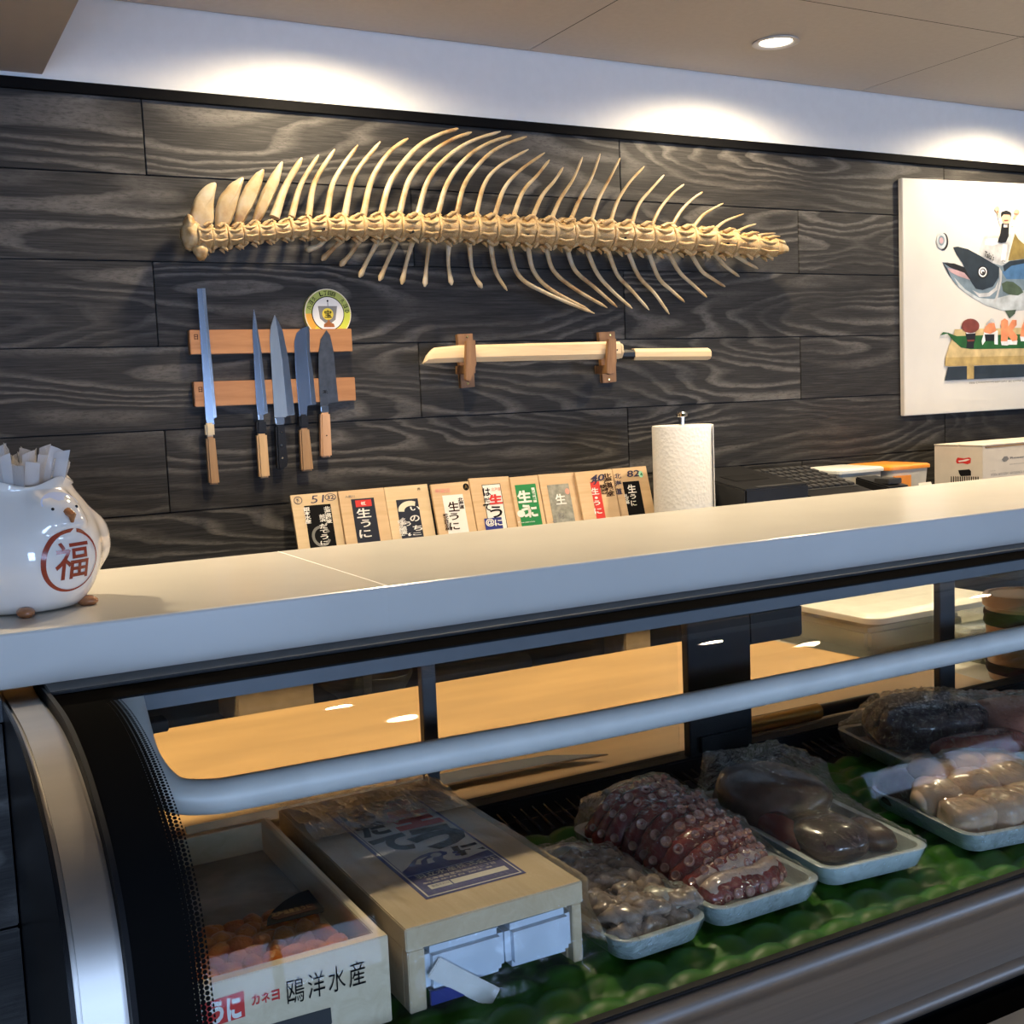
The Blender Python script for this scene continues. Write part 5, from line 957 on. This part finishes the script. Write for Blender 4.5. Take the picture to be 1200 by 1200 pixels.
# ------------------------------------------------------------------ foam trays with draped film
def rrect(w, d, z, r, M, n=5):
    out = []
    for cx_, cy_, s_ in ((w/2-r, d/2-r, 0), (-w/2+r, d/2-r, 90), (-w/2+r, -d/2+r, 180), (w/2-r, -d/2+r, 270)):
        for k in range(n+1): a_ = R(s_+90*k/n); out.append(M @ Vector((cx_+r*math.cos(a_), cy_+r*math.sin(a_), z)))
    return out
class Tray:
    def __init__(s, cx, cy, w, d, rot, label, h=.024):
        s.M = Matrix.Translation((cx, cy, ZB)) @ Matrix.Rotation(R(rot), 4, 'Z'); s.w, s.d, s.h = w, d, h; s.pts = []
        s.o = empty('foam_tray', (cx, cy, ZB), label, 'tray', 'film-wrapped foam trays in the case')
        m_ = s.M
        MB().loft([rrect(w-.022, d-.022, .0003, .016, m_), rrect(w-.014, d-.014, .003, .018, m_), rrect(w-.002, d-.002, h-.003, .020, m_), rrect(w, d, h-.001, .020, m_), rrect(w-.003, d-.003, h, .019, m_), rrect(w-.016, d-.016, h-.001, .015, m_), rrect(w-.024, d-.024, .0065, .012, m_)], True, True).build('tray_body', 'foam', s.o, smooth=50)
        MB().box((-w/2+.016, -d/2+.016, .007), (w/2-.016, d/2-.016, .0085), m_).build('absorbent_pad', 'absorbent', s.o)
    def take(s, mb): s.pts += [tuple(q) for q in mb.v]; return mb
    def film(s, cell=.004, it=320, wr=.0012, mat='film', lift=.0015, drop=0.0):
        nx, ny = int(s.w/cell)+1, int(s.d/cell)+1; inv = s.M.inverted(); H = np.full((ny, nx), -1.0); zr = s.h+.0006
        for q in s.pts:
            l = inv @ Vector(q); i = int(round((l.x+s.w/2)/s.w*(nx-1))); j = int(round((l.y+s.d/2)/s.d*(ny-1)))
            for dj in (-1, 0, 1):
                for di in (-1, 0, 1):
                    if 0 <= i+di < nx and 0 <= j+dj < ny: H[j+dj, i+di] = max(H[j+dj, i+di], l.z)
        C_ = np.maximum(H, -1); Z = np.maximum(C_, zr); mx = Z.max()
        E_ = np.zeros_like(Z, bool); E_[0, :] = E_[-1, :] = E_[:, 0] = E_[:, -1] = True
        Z[~E_] = mx
        for _ in range(it):
            A = Z.copy(); A[1:-1, 1:-1] = (Z[2:, 1:-1]+Z[:-2, 1:-1]+Z[1:-1, 2:]+Z[1:-1, :-2])/4
            A = np.maximum(A, C_); A[E_] = zr; Z = A
        rows = []
        for j in range(ny):
            row_ = []
            for i in range(nx):
                x = -s.w/2+s.w*i/(nx-1); y = -s.d/2+s.d*j/(ny-1); e_ = E_[j, i]
                # round the corners of the sheet onto the tray rim
                r = .020; ax, ay = abs(x)-(s.w/2-r), abs(y)-(s.d/2-r)
                if ax > 0 and ay > 0:
                    l_ = math.hypot(ax, ay)
                    if l_ > r: x = math.copysign(s.w/2-r+ax*r/l_, x); y = math.copysign(s.d/2-r+ay*r/l_, y); 
                z = Z[j, i]+lift*(not e_); row_.append(s.M @ Vector((x, y, z+(0 if e_ else wr*1.6*(1-abs(noise.noise(Vector((x*70+y*20, y*45, s.w*90)))))**5+wr*1.2*(1-abs(noise.noise(Vector((x*35-y*60, y*130, 3)))))**6+wr*.5*noise.noise(Vector((x*220, y*220, 5)))))))
            rows.append(row_)
        MB().grid(rows).build('cling_film', mat, s.o, smooth=180)
        m_ = s.M; w, d, h = s.w, s.d, s.h
        sk_ = MB().loft([rrect(w-.0125, d-.0125, .0035, .018, m_, 12), rrect(w-.004, d-.004, h*.55, .020, m_, 12), rrect(w+.0018, d+.0018, h-.0015, .021, m_, 12), rrect(w+.0008, d+.0008, h+.0003, .0205, m_, 12)], True, False).noise(.0007, 130); sk_.build('film_skirt', mat, s.o, smooth=180)
def blob(c, r, seed, M, rot=0, amp=.14, seg=16, rg=11, sq=2.0, fr=75):
    mb = MB(); Rm = Matrix.Rotation(rot, 4, 'Z')
    for i in range(rg+1):
        th = math.pi*(i+.03)/(rg+.06)
        for k in range(seg):
            ph = 2*math.pi*k/seg; d_ = Vector((math.sin(th)*math.cos(ph), math.sin(th)*math.sin(ph), math.cos(th)))
            L_ = (abs(d_.x)**sq+abs(d_.y)**sq+abs(d_.z)**sq)**(1/sq); d_ /= L_
            q = Rm @ Vector((d_.x*r[0], d_.y*r[1], d_.z*r[2])); q *= 1+amp*noise.noise(q*fr+Vector((seed*7.3, 0, 0))); mb.v.append(M @ (Vector(c)+q))
    for i in range(rg):
        for k in range(seg): j = (k+1) % seg; mb.f.append([i*seg+k, i*seg+j, (i+1)*seg+j, (i+1)*seg+k])
    return mb
def cover(T, x0, x1, y0, y1, z):      # loosely gathered film standing above the food
    T.pts += [tuple(T.M @ Vector((x0+(x1-x0)*i/20, y0+(y1-y0)*j/16, z+.007*noise.noise(Vector((i*.35, j*.3, z*50)))))) for i in range(21) for j in range(17)]
def piece(T, name, c, r, seed, mat, label, cat, group=None, **kw):
    mb = T.take(blob(c, r, seed, T.M, **kw)); o = mb.build(name, mat, origin=T.M @ Vector((c[0], c[1], .0088)), smooth=70)
    return tag(o, label, cat, group)
# squid
T = Tray(.5975, .950, .104, .235, 1.0, 'foam tray of greyish squid pieces under clear film, beside the wrapped box')
random.seed(5)
for k in range(44):
    lay_ = 0 if k < 24 else 1; i_ = k if k < 24 else k-24
    x = -.030+(i_ % 3)*.030+random.uniform(-.006, .006)+lay_*.006; y = -.094+(i_//3)*.0235+random.uniform(-.005, .005)+lay_*.010; z = .0165+lay_*.0125+random.uniform(0, .004)
    piece(T, 'squid_piece', (x, y, z), (random.uniform(.015, .020), random.uniform(.012, .016), random.uniform(.008, .0105)), k, 'squid', 'small greyish pink squid piece heaped in the tray beside the wrapped box', 'squid', 'squid pieces in the tray', rot=random.uniform(0, 3), amp=.55, fr=110, seg=20, rg=13)
piece(T, 'squid_ring', (.028, -.070, .0290), (.015, .021, .012), 50, 'squid_pale', 'large pale squid piece at the front right corner of the squid tray', 'squid', rot=.5, amp=.25)
T.film(wr=.0020, lift=.0012)
# octopus
T = Tray(.729, .972, .139, .268, 0.0, 'foam tray of sliced red octopus arms under clear film, in the middle of the case')
sme = MB().lathe([(.15, -.4), (.75, -.4), (1.0, -.05), (1.0, .25), (.85, .42), (.62, .30), (.45, .08), (.02, .02)], seg=14).mesh('sucker', smooth=60); sme.materials.append(MATS['sucker'])
random.seed(21)
OCT_N = ['cut whitish octopus arm with purple suckers lying at the very front of its tray', 'red octopus arm behind the whitish cut piece', 'octopus arm with pale suckers, third from the front of the tray', 'octopus arm with pale suckers, fourth from the front of the tray', 'octopus arm heaped where the slab shade begins, fifth from the front', 'dark octopus arm just inside the shade, sixth from the front', 'dark octopus arm in the shade, seventh from the front', 'dark octopus arm in the shade, eighth from the front', 'dark octopus arm in the shade, second from the back', 'dark octopus arm at the back end of the tray']
for k, lb_ in enumerate(OCT_N):
    y0 = -.094+k*.0218; zb = .0200+(0, .010, .018, .024, .028, .030, .032, .034, .035, .034)[k]; rad = .0150 if k else .0155
    bow = random.uniform(.008, .016); xs0 = -.060+random.uniform(-.004, .004); xs1 = .044+random.uniform(-.004, .004)
    pts = []
    for s_ in range(9):
        f = s_/8; pts.append(T.M @ Vector((xs0+(xs1-xs0)*f, y0-bow*math.sin(math.pi*f)+(f-.5)*.014+.003*math.sin(f*7+k), (.016+(zb-.016)*min(1, f/.30)**.8 if f < .30 else zb)+.006*math.sin(math.pi*f)+.0015*math.sin(f*9+k*2))))
    pts = smooth_path(pts, 3); n = len(pts); rr = [rad*(.78+.32*math.sin(math.pi*min(1, .15+.8*i/(n-1)))) for i in range(n)]; rr[0] *= .6; rr[-1] *= .6
    te = empty('octopus_arm', pts[n//2]-Vector((0, 0, rad)), lb_, 'octopus arm', 'octopus arms in the foam tray')
    mb = T.take(MB().tube(pts, rr, 16, 1.0)); mb.noise(.0022, 120, k).build('arm_flesh', 'octopus', te, smooth=70)
    if k == 0:
        MB().tube([q+Vector((0, .0005, .0052)) for q in pts[1:-1]], [r_*.80 for r_ in rr[1:-1]], 14).noise(.0014, 110).build('white_flesh', 'octopus_flesh', te, smooth=70)
    elif k == 1:
        MB().tube([q+Vector((0, -.0035, .0030)) for q in pts[2:-2]], [r_*.80 for r_ in rr[2:-2]], 14).noise(.0014, 110).build('white_flesh', 'octopus_flesh', te, smooth=70)
    for row_, (an, sz) in enumerate(((66 if k else 84, .0052), (24 if k else 40, .0058), (100, .0046))):
        if k == 0 and row_: continue
        for i in range(1+row_, n-1, 3):
            if row_ == 2 and i > 9: continue
            q = pts[i]; r_ = rr[i]; tg = (pts[i+1]-pts[i-1]).normalized(); nrm = Vector((0, -math.sin(R(an)), math.cos(R(an)))); nrm = (nrm-tg*nrm.dot(tg)).normalized()
            sz_ = sz*random.uniform(.78, 1.15)*(1-.3*abs(i/(n-1)-.5))
            o = place(sme, 'sucker', q+nrm*(r_*1.0), te, nrm.to_track_quat('Z', 'Y').to_euler(), (sz_,)*3)
            T.pts.append(tuple(q+nrm*(r_+.002)))
cover(T, -.05, .05, .085, .128, .052)
piece(T, 'daikon_slice', (-.030, -.112, .0165), (.016, .010, .006), 3, 'squid_pale', 'small white garnish slice at the front left corner of the octopus tray', 'garnish', amp=.15)
T.film(wr=.0011, lift=.0012, mat='film')
# dark tuna
T = Tray(.893, .972, .139, .262, -6.0, 'foam tray of dark purple tuna blocks under clear film, right of the octopus')
piece(T, 'tuna_block', (-.010, .050, .036), (.056, .068, .028), 1, 'fish_brown', 'brown tuna block with its skin side up at the back of the dark tuna tray', 'fish', amp=.12, sq=3.2, fr=35, seg=24, rg=14)
piece(T, 'tuna_block', (-.016, -.062, .027), (.038, .046, .0195), 2, 'tuna_dark', 'dark purple rounded tuna block at the front left of the dark tuna tray', 'fish', amp=.12, sq=2.8, fr=40, seg=24, rg=14)
piece(T, 'tuna_block', (.036, -.066, .021), (.020, .034, .0135), 3, 'fish_brown', 'small brown tuna block at the front right of the dark tuna tray', 'fish', amp=.15, sq=2.6, fr=45, seg=20, rg=12)
piece(T, 'tuna_block', (-.048, -.010, .026), (.014, .055, .016), 4, 'tuna_red', 'narrow reddish tuna block along the left side of the dark tuna tray', 'fish', amp=.15, sq=2.6, fr=45, seg=20, rg=12)
cover(T, -.05, .05, .03, .126, .070)
T.film(wr=.0016, lift=.002, mat='film_soft')
# scallops
T = Tray(1.100, .905, .176, .185, -10.0, 'foam tray of big beige scallops under clear film, right of the dark tuna')
SC = [(-.054, -.046, .027), (-.012, -.050, .029), (.030, -.048, .029), (.066, -.043, .027), (-.058, -.002, .034), (-.012, -.006, .040), (.034, -.004, .040), (-.026, .044, .040), (.020, .046, .041), (.060, .040, .036)]
SN = ['front left', 'front row, second', 'front row, third', 'front right', 'middle row, left', 'middle row, centre', 'middle row, right', 'back row, left', 'back row, centre', 'back row, right']
for k, (x, y, z) in enumerate(SC): piece(T, 'scallop', (x, y, z), (.0285, .0300, .0215), k+20, 'scallop', 'plump beige scallop, %s of the scallop tray' % SN[k], 'scallop', 'scallops in the foam tray', rot=k*.7, amp=.20, sq=2.7, fr=55, seg=22, rg=13)
piece(T, 'fish_block', (-.060, .060, .026), (.026, .030, .022), 77, 'fish_brown', 'dark brown block standing in for fish shade, back left of the scallop tray', 'fish', amp=.12, sq=2.8, fr=40, seg=20, rg=12)  # dark block put in for the shade of the fish
T.film(wr=.0009, lift=.001)
# big block behind the scallops
T = Tray(1.300, 1.085, .30, .205, -12.0, 'foam tray of large dark fish blocks with a pink cut end, behind the scallops')
piece(T, 'fish_block', (-.052, .025, .040), (.082, .062, .033), 31, 'tuna_skin', 'large dark skinned fish block behind the scallops', 'fish', amp=.10, sq=3.4, fr=30, seg=26, rg=14)
piece(T, 'fish_block', (.072, -.020, .036), (.055, .070, .028), 32, 'salmon_pink', 'pink salmon block right of the dark fish block', 'fish', amp=.10, sq=3.2, fr=30, seg=26, rg=14)
piece(T, 'fish_block', (-.03, -.068, .028), (.075, .024, .019), 33, 'tuna_red', 'red tuna strip between the scallops and the dark fish block', 'fish', amp=.12, sq=3.0, fr=40, seg=24, rg=12)
T.film(wr=.0024, lift=.002)
T = Tray(1.575, 1.02, .22, .26, -14.0, 'foam tray of dark fish under crumpled film, farthest right in the case')
piece(T, 'fish_block', (-.01, .04, .034), (.085, .075, .028), 41, 'fish_brown', 'brown fish block in the tray farthest right in the case', 'fish', amp=.14, sq=3.0, fr=30, seg=24, rg=13)
piece(T, 'fish_block', (-.02, -.075, .028), (.065, .035, .02), 42, 'tuna_red', 'red tuna block at the front of the tray farthest right in the case', 'fish', amp=.12, sq=3.0, fr=30, seg=24, rg=13)
T.film(wr=.003, lift=.002)

# ================================================================== chef's work counter behind the case
WZ_ = .9555
cbd = tag(MB().prism([(-.55, 1.325, WZ_), (1.665, 1.335, WZ_), (1.705, 1.57, WZ_), (1.64, 1.62, WZ_), (1.60, 1.955, WZ_), (-.55, 1.955, WZ_)], (0, 0, .0165)).build('cutting_board', 'cutting_board', origin=(.6, 1.6, WZ_), bevel=.004), 'large orange tan cutting board on the work counter behind the case', 'cutting board')
TOPB = WZ_+.0168
ky = empty('slicing_knife', (.75, 1.40, TOPB), 'long slicing knife lying on the cutting board with its tip pointing right', 'knife')
MB().prism([(.30, 1.405, TOPB+.006), (.60, 1.398, TOPB+.006), (.80, 1.390, TOPB+.006), (.895, 1.377, TOPB+.006), (.82, 1.425, TOPB+.006), (.70, 1.440, TOPB+.006), (.30, 1.444, TOPB+.006)], (0, 0, .0025)).build('blade', 'blade_steel', ky, bevel=.0006)
MB().prism([(.30, 1.405, TOPB+.0086), (.60, 1.398, TOPB+.0086), (.80, 1.390, TOPB+.0086), (.893, 1.3775, TOPB+.0086), (.80, 1.401, TOPB+.0086), (.30, 1.416, TOPB+.0086)], (0, 0, .0003)).build('cutting_bevel', 'bevel_steel', ky)
MB().tube([(.10, 1.425, TOPB+.0095), (.298, 1.424, TOPB+.0095)], .0095, 8).build('handle', 'handle_pale', ky)
gk = empty('rolling_pin', (1.22, 1.352, TOPB), 'glossy golden wooden rod with a dark end lying behind the rear rail', 'rod')
MB().tube([(1.085, 1.356, TOPB+.013), (1.275, 1.352, TOPB+.013)], .0125, 20).build('rod', 'gold_wood', gk); MB().tube([(1.2755, 1.352, TOPB+.013), (1.40, 1.350, TOPB+.013)], .010, 16).build('dark_end', 'black_plastic', gk)
def rtub(x0, x1, y0, y1, zb, zt, label, lidm, rot=0):
    M = Matrix.Translation(((x0+x1)/2, (y0+y1)/2, 0)) @ Matrix.Rotation(R(rot), 4, 'Z'); w, d = x1-x0, y1-y0
    t_ = empty('food_tub', ((x0+x1)/2, (y0+y1)/2, zb), label, 'tub'); MB().loft([rrect(w-.04, d-.04, zb, .025, M), rrect(w-.012, d-.012, zt-.02, .03, M)]).build('bowl', 'clear_tub', t_); MB().loft([rrect(w-.002, d-.002, zt-.0195, .032, M), rrect(w, d, zt-.008, .032, M), rrect(w-.012, d-.012, zt-.006, .028, M), rrect(w-.03, d-.03, zt, .024, M)]).build('lid', lidm, t_, bevel=.001)
    return t_
t_ = rtub(1.655, 2.03, 1.60, 1.93, WZ_, 1.052, 'wide translucent white tub with a lid at the right end of the cutting board', 'plastic_frost')
MB().box((1.70, 1.66, WZ_+.008), (1.98, 1.87, WZ_+.055)).build('contents', 'plastic_white', t_, bevel=.01)
t_ = rtub(1.80, 2.06, 1.44, 1.575, WZ_, 1.02, 'smaller clear tub of green leaves between the wide tub and the brown cup', 'clear_tub')
MB().box((1.83, 1.46, WZ_+.004), (2.03, 1.555, WZ_+.03)).noise(.01, 40).build('leaves', 'leafy', t_, bevel=.006)
cu_ = Vector((1.795, 1.375, WZ_)); cp = empty('paper_cup', cu_, 'tall brown cup with a tan lid, wrapped in film behind the case', 'cup')
MB().lathe([(.001, 0), (.058, 0), (.060, .006), (.0615, .03), (.066, .13), (.066, .132), (.001, .132)], cu_, 40).build('cup_body', 'tub_brown', cp); MB().lathe([(.068, .1325), (.0705, .135), (.0705, .150), (.067, .155), (.060, .156), (.058, .153), (.001, .153)], cu_, 40).build('lid', 'tub_lid', cp)
MB().lathe([(.0665, .100), (.0685, .104), (.0675, .112), (.069, .118), (.0678, .126)], cu_, 40).noise(.0012, 90).build('film_band', 'brown_print', cp); MB().lathe([(.0615, .012), (.0635, .016), (.0645, .024), (.0640, .030)], cu_, 40).noise(.001, 90).build('film_band', 'brown_print', cp)
